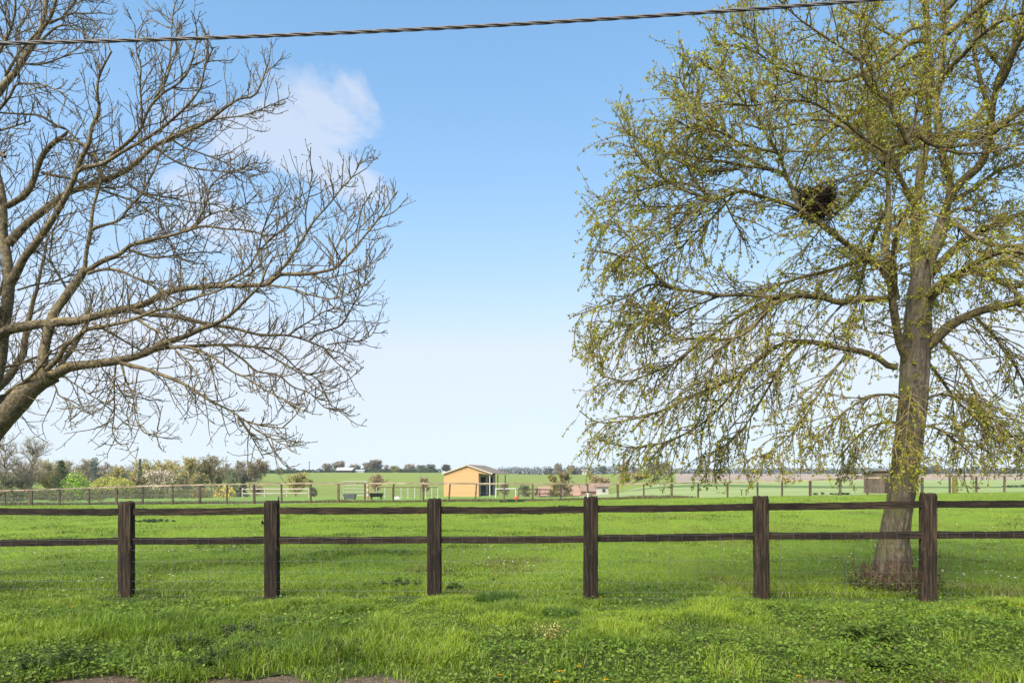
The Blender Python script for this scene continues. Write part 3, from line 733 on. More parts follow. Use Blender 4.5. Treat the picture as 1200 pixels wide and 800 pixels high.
def grow(P0, D0, L, nseg, wander, up0, up1, r):
    """batch of shoots; up0 -> up1: pull towards the sky (+) or ground (-) from base to tip"""
    n = len(P0); P = np.empty((n, nseg + 1, 3)); P[:, 0] = P0; D = D0 / np.linalg.norm(D0, axis=1, keepdims=True)
    for k in range(nseg):
        f = k / max(1, nseg - 1); u = up0 * (1 - f) + up1 * f
        D = D + r.normal(0, wander, (n, 3)); D[:, 2] += u
        D /= np.linalg.norm(D, axis=1, keepdims=True)
        P[:, k + 1] = P[:, k] + D * (L / nseg)[:, None]
    return P
def perp(T, r):
    X = r.normal(size=T.shape); X -= (X * T).sum(1, keepdims=True) * T; return X / np.linalg.norm(X, axis=1, keepdims=True)
def along(P, per, f0, f1, r):
    """per shoots on each of a batch of shoots P (n,m,3): start points, tangents, position f, parent index"""
    n, m, _ = P.shape; idx = np.repeat(np.arange(n), per); f = r.uniform(f0, f1, len(idx)) * (m - 1)
    k = np.minimum(f.astype(int), m - 2); a = (f - k)[:, None]
    T = P[idx, k + 1] - P[idx, k]; T /= np.linalg.norm(T, axis=1, keepdims=True) + 1e-9
    return P[idx, k] * (1 - a) + P[idx, k + 1] * a, T, f / (m - 1), idx

# ================= the bare tree on the left
A = Limbs(10.0, 3, .76)
A.add([(-92, 722), (-84, 660), (-70, 600), (-45, 550), (-15, 512), (8, 486), (35, 456), (60, 438)], 47, 28, 0, 10.0, tw=False)
root_y = 10.0
A.add([(-70, 600), (-62, 540), (-40, 500), (-16, 470), (-2, 430), (2, 400), (8, 360), (11, 330)], 26, 15, .1, tw=False)       # second stem
A.add([(11, 335), (8, 300), (4, 280), (4, 250), (1, 222), (-6, 190), (-4, 150), (-12, 110)], 15, 8, .3)
A.add([(12, 332), (20, 318), (30, 300), (44, 282), (60, 260), (74, 236), (86, 212), (94, 188), (104, 168), (108, 148), (116, 130), (114, 110), (115, 94), (121, 78), (131, 60)], 13, 2.5, -.3)
A.add([(9, 286), (30, 264), (52, 246), (80, 226), (96, 220), (112, 214), (140, 204), (160, 190), (180, 172), (200, 162), (222, 153), (240, 144), (262, 128), (280, 116), (300, 110), (316, 70)], 13, 2, .2)
A.add([(86, 204), (100, 196), (120, 192), (140, 180), (172, 162), (192, 148), (210, 133), (226, 116), (236, 100), (240, 80), (250, 55)], 7, 2, -.35)
A.add([(130, 182), (148, 168), (164, 152), (174, 128), (190, 110), (206, 100), (218, 88), (226, 68), (232, 42)], 6, 2)
A.add([(166, 146), (166, 128), (164, 100), (165, 78), (160, 60), (158, 30)], 4, 1.6)
A.add([(180, 118), (196, 90), (200, 56), (202, 22), (208, -8)], 4, 1.6)
A.add([(8, 242), (30, 228), (40, 210), (48, 186), (58, 172), (70, 162)], 9, 7, -.2)
A.add([(70, 162), (80, 153), (68, 148), (48, 136), (32, 134), (0, 132), (-30, 126)], 5, 2, -.2)
A.add([(70, 163), (92, 166), (108, 178), (116, 192), (122, 210)], 4.5, 2)
A.add([(80, 154), (95, 168), (108, 186), (120, 206)], 3.5, 1.8)
A.add([(48, 202), (64, 206), (84, 210), (104, 218), (124, 220), (142, 219), (154, 212), (158, 205)], 5.5, 2, .3)
A.add([(108, 216), (120, 223), (140, 230), (160, 238), (180, 252), (192, 272), (200, 288), (206, 302)], 4, 1.6, -.3)
A.add([(150, 215), (168, 228), (188, 236), (212, 260), (228, 272)], 4, 1.5)
A.add([(166, 226), (200, 232), (230, 238), (262, 240)], 3, 1.5)
A.add([(200, 162), (214, 172), (236, 180), (262, 190), (284, 204), (300, 206)], 3.5, 1.5)
A.add([(180, 172), (200, 186), (222, 196), (250, 200), (280, 202), (306, 196)], 4, 1.5)
A.add([(190, 166), (220, 150), (252, 140), (282, 136), (306, 128), (334, 116)], 4, 1.4, .4)
# from the lower limb
A.add([(50, 440), (50, 424), (54, 398), (62, 370), (78, 346), (90, 330), (99, 316)], 17, 11, .15, tw=False)
A.add([(99, 318), (101, 296), (106, 270), (109, 244), (114, 226), (118, 208), (112, 190), (110, 170)], 7, 2.5, .3)
A.add([(106, 270), (118, 265), (140, 258), (152, 242), (166, 228), (176, 208), (184, 192), (190, 172), (206, 150)], 5, 2, .3)
A.add([(101, 318), (120, 306), (140, 298), (152, 288), (172, 282), (196, 277), (220, 270), (240, 265), (262, 268), (290, 270), (312, 276)], 8, 2, -.15)
A.add([(212, 273), (230, 262), (242, 236), (247, 218), (262, 206), (280, 198), (300, 190)], 4.5, 1.8)
A.add([(226, 268), (240, 255), (256, 248), (276, 246), (290, 238), (300, 228)], 3.5, 1.5)
A.add([(103, 320), (120, 316), (140, 317), (160, 326), (188, 340), (204, 356)], 5.5, 2.4, -.4)
A.add([(150, 292), (160, 296), (180, 302), (200, 300), (230, 296), (260, 296)], 4.5, 1.6, .5)
A.add([(192, 272), (204, 290), (210, 318)], 3, 1.5)
# the long limb straight across
A.add([(-14, 470), (-24, 430), (-12, 398), (0, 391), (20, 384), (60, 378), (90, 376), (112, 370), (136, 364), (156, 360), (174, 354), (192, 344), (216, 338), (240, 336), (254, 335), (278, 335), (299, 334), (314, 333), (328, 322), (359, 321), (391, 315), (402, 305), (416, 290), (431, 272), (447, 252), (456, 238), (465, 225)], 19, 1.6, -.08)
A.add([(311, 333), (332, 313), (346, 293), (357, 277), (368, 259), (386, 239), (400, 221), (413, 207), (425, 186)], 6, 1.5, .2)
A.add([(359, 275), (358, 250), (362, 228), (366, 200)], 3, 1.4)
A.add([(250, 336), (272, 326), (290, 315), (303, 295), (321, 277), (341, 257), (346, 228)], 5, 1.5, .35)
A.add([(303, 295), (308, 270), (319, 245), (326, 230), (330, 219)], 3, 1.4)
A.add([(391, 315), (390, 300), (398, 282), (407, 262), (404, 240)], 2.6, 1.3)
A.add([(407, 280), (424, 265), (438, 250), (446, 240)], 2.2, 1.2)
A.add([(359, 321), (380, 326), (402, 322), (424, 314), (440, 308)], 2.6, 1.3)
A.add([(314, 334), (340, 338), (366, 346), (390, 350), (408, 344), (428, 330)], 4, 1.4, -.3)
A.add([(154, 362), (174, 368), (200, 370), (220, 374), (246, 380), (272, 384), (304, 392), (338, 393), (362, 400), (383, 409), (401, 414), (412, 420)], 9, 1.6, .2)
A.add([(338, 393), (350, 384), (362, 377), (378, 366), (396, 360), (410, 352)], 3.5, 1.4)
A.add([(362, 400), (370, 392), (388, 386), (401, 380), (412, 361), (422, 343), (430, 322), (434, 300)], 3.6, 1.4, .3)
A.add([(383, 404), (401, 401), (425, 399), (435, 393), (441, 384)], 2.6, 1.3)
A.add([(381, 410), (392, 422), (402, 430), (411, 424)], 2.2, 1.3)
A.add([(48, 440), (60, 428), (70, 418), (74, 408), (86, 398), (102, 386), (124, 382), (150, 376), (166, 370), (182, 364), (200, 361), (214, 354), (232, 348), (262, 338), (296, 318), (318, 296)], 8, 1.8, -.4)
A.add([(162, 374), (176, 384), (192, 392), (202, 406), (220, 424), (232, 440), (236, 455)], 5, 1.6, -.3)
A.add([(108, 378), (130, 390), (150, 402), (168, 412)], 4.5, 3, .3)
# lower limb running right
A.add([(56, 440), (66, 438), (80, 430), (112, 426), (140, 422), (170, 414), (192, 402), (220, 393), (236, 385), (251, 380), (272, 367), (288, 351), (304, 335), (312, 316), (320, 300)], 17, 2, -.2)
A.add([(172, 413), (192, 408), (216, 406), (240, 405), (257, 404), (296, 406), (320, 419), (343, 432), (362, 446), (378, 459), (391, 460)], 7, 1.5, .15)
A.add([(200, 407), (220, 407), (238, 412), (254, 421), (272, 435), (291, 444), (309, 456), (325, 464), (342, 474), (356, 482)], 5.5, 1.5, -.3)
A.add([(262, 405), (286, 422), (301, 435), (325, 439), (343, 453), (364, 461), (380, 477), (396, 481), (406, 480)], 4.5, 1.4, .2)
A.add([(296, 406), (322, 410), (340, 424), (352, 436), (366, 440), (382, 452), (398, 455)], 3.6, 1.4, .4)
A.add([(138, 423), (152, 428), (170, 432), (192, 440), (216, 450), (246, 469), (272, 482), (288, 493), (312, 499), (338, 502)], 7.5, 1.6, -.3)
A.add([(279, 488), (291, 506), (301, 522), (309, 537)], 3.4, 1.5)
A.add([(288, 493), (302, 505), (314, 511), (330, 520), (341, 522)], 2.6, 1.3)
A.add([(136, 424), (134, 445), (134, 460), (134, 484), (132, 506), (140, 520), (151, 520)], 3.2, 1.4, .3)
A.add([(141, 424), (148, 446), (156, 466), (159, 490), (168, 506), (180, 508), (188, 504)], 3.2, 1.4, -.3)
A.add([(72, 438), (82, 446), (94, 454), (108, 464), (124, 472), (144, 474)], 3, 1.4)
A.add([(60, 444), (66, 455), (68, 462), (80, 470), (94, 480), (110, 486)], 2.8, 1.4)
A.add([(116, 426), (126, 440), (138, 455), (150, 470), (152, 480)], 2.6, 1.3)
A.add([(8, 460), (30, 446), (48, 428), (60, 410)], 7, 3, -.5)
A.add([(5, 430), (24, 426), (44, 418), (66, 414), (92, 410), (120, 408)], 5, 1.8, .6)
A.add([(18, 320), (26, 310), (34, 292), (46, 296), (58, 306), (66, 318)], 3.5, 1.6, .5)
A.add([(20, 340), (40, 334), (60, 330), (82, 322), (96, 300)], 3.5, 1.5, .7)
A.add([(78, 338), (66, 318), (58, 302), (60, 288), (62, 270), (70, 255)], 4, 1.6)
# high on the left
A.add([(-50, 540), (-72, 440), (-74, 330), (-60, 220), (-30, 140), (0, 106)], 26, 11, .15, tw=False)
A.add([(0, 106), (8, 96), (20, 82), (32, 62), (44, 44), (50, 26), (54, 0), (52, -40), (60, -80)], 10, 4, .2)
A.add([(46, 40), (60, 18), (66, -2), (76, -40), (90, -70)], 6, 2, -.3)
A.add([(6, 90), (16, 72), (24, 60), (34, 48), (44, 38)], 5, 3)
A.add([(-4, 132), (12, 112), (18, 100), (30, 98), (52, 100), (80, 112)], 5, 1.6)
A.add([(46, 50), (66, 32), (80, 30), (96, 38), (110, 46)], 4, 1.5)
A.add([(58, 28), (70, 22), (84, 16), (104, 16), (120, 15)], 4, 1.5)
A.add([(74, 18), (82, 10), (88, 2), (96, -20)], 3, 1.5)
A.add([(-24, 130), (-14, 90), (0, 60), (12, 36), (18, 8), (16, -30)], 6, 2.4)
A.add([(24, 76), (10, 60), (2, 40), (-6, 10)], 4, 1.8)
A.add([(30, 66), (18, 40), (30, 22), (36, 2)], 4, 1.6)
A.add([(26, 74), (44, 76), (66, 70), (86, 60), (104, 44)], 3.4, 1.4)
A.add([(-60, 260), (-40, 200), (-10, 176), (6, 184)], 10, 5)
A.add([(-45, 185), (-20, 160), (10, 150), (36, 142)], 6, 2)
for k in range(9):                                               # limbs out of the picture, so the tree is whole
    a = 1.2 + k * .48; q = A.L[(0, 1, -12)[k % 3]] if k % 3 < 2 else A.L[1]
    j = int(len(q['P']) * (.35 + .06 * k)) % len(q['P']); p0 = q['P'][j]
    D = np.array([[-abs(math.cos(a)) * .9, math.sin(a) * 1.1, .75]])
    G = grow(p0[None], D, np.array([3.6]), 22, .10, .02, .05, A.r)[0]
    A.L.append(dict(P=G, R=np.linspace(.075, .012, 23), w=np.linspace(6, 1.6, 23), tw=True))

def tree_mesh(limbs, mb, wmin_sides=((14, 16), (5, 10), (0, 5))):
    for l in limbs:
        sd = [s_ for w_, s_ in wmin_sides if l['w'][0] >= w_][0]
        V = mb.tubes(l['P'], l['R'], sd)
        if l['w'][0] > 4:
            k_ = 1 + .11 * (n1.fbm(np.arange(sd)[None] * 1.1 + 7 + l['w'][0] * 31, np.arange(len(l['R']))[:, None] * .8, 2) - .5) * 2
            mb.v[-1] = (l['P'][:, None] + (V[0] - l['P'][:, None]) * k_[..., None]).reshape(-1, 3)
def shoots_on(limbs, gap, wmax, r, f0=.12):
    P0, T0, EV = [], [], []
    for l in limbs:
        if not l['tw']: continue
        P = l['P']; d = np.concatenate([[0], np.cumsum(np.linalg.norm(np.diff(P, axis=0), axis=1))])
        n = int(d[-1] / gap); s = (np.arange(n) + r.uniform(0, 1, n)) / max(n, 1) * d[-1]
        f = s / d[-1]; w = np.interp(s, d, l['w']); ok = (w < wmax) & (f > f0); s, f = s[ok], f[ok]
        if not len(s): continue
        p = np.stack([np.interp(s, d, P[:, k]) for k in range(3)], 1); T = np.gradient(P, axis=0); t = np.stack([np.interp(s, d, T[:, k]) for k in range(3)], 1)
        P0.append(p); T0.append(t / np.linalg.norm(t, axis=1, keepdims=True)); EV.append(1 - .5 * f)
    return np.vstack(P0), np.vstack(T0), np.concatenate(EV)

r = A.r
bare = thing('bare_tree', 'tall bare ash tree with lichened grey limbs spreading in from the left edge', 'tree', (-8.65, 10, 0))
off = np.array([-8.65, 10, 0])
m = MB()
for l in A.L: l['P'] = l['P'] - off
main = [l for l in A.L if l['w'][0] > 16]; lim = [l for l in A.L if l['w'][0] <= 16]
q = main[0]; q['P'] = np.vstack([q['P'][0] + [-.04, 0, -.35], q['P']]); q['R'] = np.concatenate([[q['R'][0] * 1.35], q['R'] * (1 + .35 * np.exp(-np.linspace(0, 9, len(q['R']))))]); q['w'] = np.concatenate([[q['w'][0]], q['w']])
tree_mesh(main, m); m.build('trunk', M['twig_bare'], bare)
m = MB(); tree_mesh(lim, m); m.build('limbs', M['twig_bare'], bare)
# twigs: three generations
m = MB(); C0 = np.array([.2, .17, .12])
p, t, ev = shoots_on(A.L, .086, 13, r)
n = len(p); X = perp(t, r); X[:, 1] *= .75; hz = np.where(r.random(n) < .55, 1, 0)[:, None]
D = t * r.uniform(.45, 1.1, (n, 1)) + X + np.array([0, 0, .35]) * hz
low = (p[:, 2] < 3.2) & (r.random(n) < .6); D[low, 2] -= .45
L = r.uniform(.28, 1.0, n) * ev
G1 = grow(p, D, L, 7, .12, .03, .12, r)
G1l = grow(p[low], D[low], L[low], 7, .11, -.12, .24, r); G1[low] = G1l
m.tubes(G1, np.linspace(.0092, .0046, 8)[None] * r.uniform(.8, 1.15, (n, 1)), 4)
p, t, f, ix = along(G1, 3, .12, .97, r); n = len(p); X = perp(t, r)
D = t * r.uniform(.7, 1.3, (n, 1)) + X + np.array([0, 0, .25]); L2 = r.uniform(.12, .46, n) * (1.1 - .5 * f) * np.clip(L[ix] * 1.7, .5, 1.2)
G2 = grow(p, D, L2, 5, .13, .06, .14, r)
m.tubes(G2, np.linspace(.0058, .0038, 6)[None] * r.uniform(.85, 1.15, (n, 1)), 3)
p, t, f, ix = along(G2, 1, .3, .95, r); n = len(p); X = perp(t, r)
D = t * .7 + X + np.array([0, 0, .25]); L3 = r.uniform(.03, .12, n)
G3 = grow(p, D, L3, 3, .2, .08, .1, r)
m.tubes(G3, np.array([[.004, .0036, .0034, .0034]]).repeat(n, 0), 3)
tips = np.vstack([G2[:, -1], G3[:, -1], G1[:, -1]]); dr = np.vstack([G2[:, -1] - G2[:, -2], G3[:, -1] - G3[:, -2], G1[:, -1] - G1[:, -2]]); dr /= np.linalg.norm(dr, axis=1, keepdims=True) + 1e-9
B = np.stack([tips - dr * .004, tips + dr * .008, tips + dr * .02], 1)
m.tubes(B, np.array([[.004, .0064, .002]]).repeat(len(B), 0), 4)
m.build('twigs', M['twig_bare'], bare)

# ================= the leafy tree on the right
T = Limbs(9.1, 11, .86)
T.add([(1047, 694), (1047, 670), (1047, 640), (1053, 600), (1059, 560), (1064, 520), (1069, 480), (1072, 440), (1074, 400), (1077, 350), (1080, 322), (1087, 302), (1098, 280), (1107, 252)], 50, 37, 0, 9.1, tw=False)
q = T.L[0]; zpx = HZ - (q['P'][:, 2] - EYE) / q['P'][:, 1] * F; q['w'] = np.interp(-zpx, [-694, -640, -600, -480, -400, -340, -300, -250], [42, 35, 33, 33.5, 33, 28, 21, 14]); q['R'] = q['w'] / F * 9.1 / 2
T.add([(1068, 430), (1054, 400), (1047, 360), (1043, 330), (1039, 300), (1040, 270), (1041, 230), (1040, 190), (1044, 172), (1056, 170), (1066, 158), (1072, 140), (1078, 110)], 13, 3, -.22)
T.add([(1076, 345), (1072, 300), (1072, 270), (1074, 240), (1076, 228), (1078, 210), (1082, 190), (1086, 150), (1089, 100), (1088, 60), (1086, 20), (1084, -30), (1090, -90), (1084, -150), (1088, -210)], 15, 3, .25)
T.add([(1074, 242), (1068, 234), (1058, 214), (1047, 193), (1040, 176), (1026, 160)], 9, 3, -.3)
T.add([(1082, 340), (1090, 305), (1099, 280), (1107, 250), (1114, 220), (1110, 200), (1104, 182), (1100, 150), (1097, 120), (1102, 80), (1108, 40), (1104, 0), (1110, -60)], 14, 3, .1)
T.add([(1115, 228), (1128, 212), (1148, 194), (1158, 170), (1164, 120), (1174, 84), (1186, 62), (1194, 36), (1206, -10), (1220, -60)], 12, 4, -.2)
T.add([(1160, 130), (1148, 90), (1141, 56), (1146, 36), (1149, 10), (1146, -30)], 7, 3, .3)
T.add([(1176, 82), (1160, 64), (1150, 50)], 5, 3)
T.add([(1082, 410), (1098, 396), (1110, 384), (1126, 374), (1150, 364), (1176, 358), (1200, 353), (1230, 348), (1270, 356), (1310, 372)], 16, 4, -.2)
T.add([(1084, 352), (1104, 334), (1120, 322), (1140, 318), (1160, 324), (1180, 334), (1204, 334), (1250, 325), (1300, 330)], 11, 3, .25)
T.add([(1090, 322), (1116, 294), (1136, 278), (1160, 266), (1180, 256), (1204, 248), (1250, 228), (1300, 215)], 12, 3.5, .2)
T.add([(1098, 282), (1116, 262), (1136, 274), (1160, 286), (1200, 290), (1240, 300)], 8, 3, -.4)
T.add([(1106, 256), (1120, 245), (1136, 246), (1168, 254), (1200, 266)], 4, 2)
T.add([(1112, 236), (1140, 222), (1170, 200), (1200, 190), (1250, 170)], 7, 2.5, .4)
# left limbs
T.add([(1050, 352), (1043, 320), (1033, 309), (1002, 293), (980, 276), (958, 260), (940, 248), (926, 240), (898, 232), (868, 224), (848, 231), (833, 234), (822, 222), (810, 204), (804, 186), (806, 160)], 11, 2, -.12)
T.add([(936, 246), (930, 226), (918, 204), (898, 198), (872, 194), (840, 188), (814, 184), (792, 178), (770, 180)], 6, 1.6, .2)
T.add([(922, 208), (918, 195), (912, 180), (888, 174), (868, 168), (852, 158), (830, 150), (810, 150), (792, 140)], 5, 1.6, -.3)
T.add([(822, 222), (800, 214), (778, 216), (752, 222), (730, 226)], 3.4, 1.4, .2)
T.add([(840, 233), (818, 246), (790, 266), (760, 280), (726, 300)], 4, 1.4, -.3)
T.add([(862, 225), (840, 250), (816, 272), (786, 300), (764, 312)], 4, 1.5, .2)
T.add([(848, 231), (856, 250), (864, 266), (872, 282)], 3, 1.4)
T.add([(1087, 40), (1080, 47), (1064, 52), (1048, 66), (1028, 78), (996, 92), (970, 95), (939, 88), (912, 79), (889, 63), (862, 54), (835, 50)], 7, 1.6, -.15)
T.add([(1086, 26), (1080, 32), (1068, 34), (1052, 46), (1032, 62), (1000, 70), (980, 72), (960, 64)], 5, 1.6, .3)
T.add([(889, 63), (886, 40), (872, 30), (868, 12)], 2.6, 1.3)
T.add([(939, 88), (920, 98), (900, 100), (880, 96), (850, 98)], 3, 1.4)
T.add([(1066, 170), (1060, 158), (1048, 134), (1040, 118), (1026, 108), (1014, 94), (1010, 80), (1010, 56), (1006, 30)], 8, 2, -.35)
T.add([(1028, 108), (1024, 80), (1016, 56), (1012, 30), (1011, 5)], 3.5, 1.5)
T.add([(1068, 166), (1074, 158), (1088, 168), (1108, 173), (1140, 168), (1152, 158), (1170, 150), (1200, 142)], 5.5, 2, .3)
T.add([(1108, 176), (1130, 180), (1160, 178), (1190, 170), (1230, 160)], 4, 1.8)
T.add([(1042, 210), (1020, 200), (1000, 206), (980, 212), (962, 214)], 4, 1.8)
T.add([(1047, 196), (1020, 170), (990, 150), (960, 140), (930, 146), (900, 152), (870, 144)], 6, 1.8, .25)
T.add([(1040, 180), (1010, 160), (985, 140), (950, 120), (910, 118), (880, 124), (840, 118)], 5, 1.6, -.35)
T.add([(1090, 120), (1060, 104), (1030, 120), (1000, 130), (965, 118), (930, 120)], 5, 1.6, .4)
T.add([(1050, 345), (1035, 350), (1010, 350), (984, 354), (960, 348), (930, 346), (900, 348), (872, 345), (844, 346), (820, 342), (800, 340), (791, 338), (776, 330), (760, 314), (744, 302), (727, 300), (708, 296), (690, 292)], 10, 1.6, -.1)
T.add([(791, 339), (778, 335), (765, 333), (750, 338), (739, 346), (724, 352), (709, 357), (690, 364), (673, 370)], 4, 1.4, .2)
T.add([(772, 326), (758, 310), (746, 288), (732, 272), (716, 262), (700, 262)], 3, 1.4, -.2)
T.add([(1044, 334), (1030, 312), (1012, 306), (1000, 308), (976, 316), (946, 323), (928, 328), (900, 338), (884, 348)], 8, 3, .15)
T.add([(936, 346), (920, 350), (908, 356), (888, 376), (874, 390), (856, 398), (842, 412), (834, 430), (820, 448)], 6, 1.8, -.3)
T.add([(912, 348), (896, 354), (870, 368), (840, 388), (820, 402), (792, 424), (762, 438), (735, 446), (710, 441), (696, 430)], 5.5, 1.5, .15)
T.add([(858, 396), (840, 398), (821, 397), (796, 396), (784, 393), (772, 384), (765, 376), (754, 361), (740, 350)], 4, 1.4, -.2)
T.add([(1050, 430), (1040, 428), (1030, 420), (1010, 412), (986, 408), (960, 402), (940, 400), (920, 402), (900, 412), (884, 426), (868, 440), (850, 448), (832, 456), (814, 462), (791, 474), (761, 486), (735, 492), (710, 495), (694, 492), (679, 481)], 9, 1.5, -.15)
T.add([(940, 400), (920, 420), (905, 446), (890, 472), (872, 500), (850, 522), (824, 536)], 4.5, 1.5, .25)
T.add([(1000, 410), (980, 430), (960, 460), (940, 492), (916, 520), (890, 536)], 4.5, 1.5, -.4)
T.add([(870, 440), (850, 470), (820, 498), (784, 516), (750, 524), (716, 520), (700, 510)], 4, 1.4, .1)
T.add([(800, 342), (780, 356), (760, 372), (740, 384), (712, 392), (690, 400)], 3.4, 1.4)
T.add([(1100, 396), (1120, 420), (1140, 452), (1150, 490), (1156, 520)], 5, 1.6, -.3)
T.add([(1140, 368), (1170, 400), (1196, 440), (1210, 480), (1216, 520)], 5, 1.6, .2)
T.add([(898, 198), (872, 184), (842, 162), (816, 134), (800, 112), (786, 96)], 4, 1.5, .3)
T.add([(868, 170), (836, 142), (812, 118), (798, 96), (796, 80)], 3.4, 1.4, -.2)
T.add([(833, 234), (800, 222), (764, 200), (740, 172), (736, 152)], 3.6, 1.4, -.35)
T.add([(850, 231), (806, 240), (756, 242), (716, 236), (700, 240)], 3.4, 1.4, .35)
T.add([(880, 194), (834, 200), (786, 186), (752, 166), (730, 150)], 3.6, 1.4, .1)
T.add([(939, 88), (906, 66), (876, 44), (850, 38)], 3.4, 1.4, .3)
T.add([(1010, 72), (968, 44), (936, 22), (910, -2)], 4, 1.6, -.2)
T.add([(1060, 50), (1010, 22), (970, -6), (940, -30)], 4, 1.6, .3)
T.add([(912, 180), (880, 130), (850, 96), (828, 74)], 3.4, 1.4, -.15)
T.add([(844, 346), (806, 362), (770, 376), (736, 380), (700, 376), (684, 384)], 3.6, 1.4, .45)
T.add([(1080, 470), (1100, 462), (1124, 466), (1150, 480), (1176, 500), (1200, 524)], 5, 1.6, -.35)
T.add([(1066, 470), (1040, 462), (1012, 468), (986, 486), (964, 508), (948, 530)], 5, 1.6, -.3)
T.add([(1064, 500), (1044, 494), (1020, 500), (1000, 516), (985, 536)], 4, 1.6, .35)
T.add([(1076, 500), (1092, 500), (1112, 510), (1136, 530)], 4, 1.6, .3)
T.add([(1072, 440), (1066, 470), (1062, 510), (1060, 545)], 4, 1.6, -.7)
T.add([(1084, 420), (1100, 440), (1122, 470), (1152, 494), (1180, 510), (1210, 516)], 5, 1.6, .3)
for k in range(17):                                               # limbs towards and away from the road
    a = r.uniform(0, 2 * PI) if k > 15 else (PI / 2 if k % 2 else -PI / 2) + r.normal(0, .45)
    l = T.L[int(r.choice([0, 1, 2, 4, 5]))]; j = int(len(l['P']) * r.uniform(.55 if l is T.L[0] else .25, .9)); p0 = l['P'][j]
    if math.cos(a) < -.5: continue
    Ln_ = 3.4 if math.sin(a) > -.2 else 2.3
    Dv = np.array([[math.cos(a), math.sin(a), r.uniform(.25, .7)]])
    Gx = grow(p0[None], Dv, np.array([Ln_ * r.uniform(.75, 1.1)]), 24, .08, .0, -.07, r)[0]
    T.L.append(dict(P=Gx, R=np.linspace(.045, .008, 25), w=np.linspace(6, 1.6, 25), tw=True))
leafy = thing('leafy_tree', 'big spreading tree coming into small yellow green leaf behind the fence on the right', 'tree', (5.085, 9.1, 0))
off = np.array([5.085, 9.1, 0])
for l in T.L: l['P'] = l['P'] - off
# trunk with fluted, lumpy bark
m = MB(); q = T.L[0]; P = np.vstack([q['P'][:1] + [0, 0, -.25], q['P']]); s_ = np.concatenate([[0], np.cumsum(np.linalg.norm(np.diff(P, axis=0), axis=1))])
ss = np.arange(0, s_[-1], .02); P = np.stack([np.interp(ss, s_, P[:, k]) for k in range(3)], 1); R = np.interp(ss, s_, np.concatenate([q['R'][:1], q['R']]))
R = R * (1 + .36 * np.exp(-ss / .3))
m.tubes(P, R, 72); V = m.v[-1].reshape(len(ss), 72, 3); ax = P[:, None]; an = np.arange(72)
rid = np.abs(n4(an[None] * .42 + ss[:, None] * .35, ss[:, None] * 2.6) - .5) * 2
rid2 = n3.fbm(np.minimum(an, 72 - an)[None] * .22 + 40, ss[:, None] * 1.6, 3)
lump = n2.fbm(np.minimum(an, 72 - an)[None] * .35, ss[:, None] * 5 + 9, 3) * np.exp(-((ss[:, None] - .45) / .38) ** 2)
k = 1 + (rid - .5) * .11 + (rid2 - .5) * .18 + (lump - .25) * .42
m.v[-1] = (ax + (V - ax) * k[..., None]).reshape(-1, 3)
# bark colours (worn brown heartwood low on the road side, pale patches, moss)
mm, nt, out = nodes('leafy_trunk_bark')
v = coords(nt, (15, 15, 5)); nn_ = noise(nt, v, 1.5, 7, .7, .8); base = ramp(nt, nn_, [(.28, (.03, .023, .015)), (.5, (.10, .08, .056)), (.74, (.21, .18, .14))])
v2 = coords(nt); mo = noise(nt, v2, 3.2, 5, .7); mf = ramp(nt, mo, [(.47, (0, 0, 0)), (.62, (.75, .75, .75))]); base = mix(nt, mf, base, (.105, .105, .03))
tc = N(nt, 'ShaderNodeTexCoord'); sx = N(nt, 'ShaderNodeSeparateXYZ'); nt.links.new(tc.outputs['Object'], sx.inputs[0])
wn = noise(nt, v2, 4.5, 4, .6)
zz = N(nt, 'ShaderNodeMath'); zz.operation = 'MULTIPLY_ADD'; nt.links.new(wn, zz.inputs[0]); zz.inputs[1].default_value = .9; nt.links.new(sx.outputs[2], zz.inputs[2])
wf = ramp(nt, zz.outputs[0], [(.78, (1, 1, 1)), (.98, (0, 0, 0))])
wc = ramp(nt, nn_, [(.3, (.02, .013, .009)), (.5, (.085, .057, .036)), (.75, (.17, .125, .085))])
base = mix(nt, wf, base, wc)
principled(nt, out, base, .9, nn_, .9, .04, .15)
m.build('trunk', mm, leafy)
m = MB(); tree_mesh(T.L[1:], m); m.build('limbs', M['limb_leafy'], leafy)
# shoots
r = T.r; m = MB()
p, t, ev = shoots_on(T.L, .062, 13, r, .10)
n = len(p); X = perp(t, r); zabs = p[:, 2]
droop = sstep(6.2, 3.6, zabs)
D = t * r.uniform(.5, 1.2, (n, 1)) + X * .9 + np.array([0, 0, 1.])[None] * (.25 - .75 * droop * r.random(n))[:, None]
L = r.uniform(.3, .85, n) * ev * (1 + .8 * droop * r.random(n))
long_ = (zabs < 4.6) & (r.random(n) < .20); L[long_] *= 1.9
zlim = np.maximum(.3, (zabs - 1.45) / .95); L = np.minimum(L, zlim)
G1 = grow(p, D, L, 8, .12, .03, -.02, r); wk = droop > r.random(n) * .9
G1[wk] = grow(p[wk], D[wk], L[wk], 8, .12, -.12, -.10, r)
inside = (G1[:, -1, 0] > -4.3) & (np.hypot(G1[:, -1, 0], G1[:, -1, 1]) < 4.75); G1 = G1[inside]; wk = wk[inside]; n = len(G1)
keep_ = (np.hypot(G1[:, -1, 0], G1[:, -1, 1]) < 4.5) | (G1[:, -1, 0] > -2); G1 = G1[keep_]; wk = wk[keep_]
m.tubes(G1, np.linspace(.0085, .0036, 9)[None] * r.uniform(.75, 1.15, (len(G1), 1)), 4)
p, t, f, ix = along(G1, 4, .12, .95, r); n = len(p); X = perp(t, r)
D = t * r.uniform(.7, 1.3, (n, 1)) + X * .8; D[:, 2] -= .25 * wk[ix]; L2 = r.uniform(.12, .42, n) * np.clip(1.1 - .4 * f, .5, 1.1)
L2 = np.minimum(L2, np.maximum(.08, p[:, 2] - 1.3))
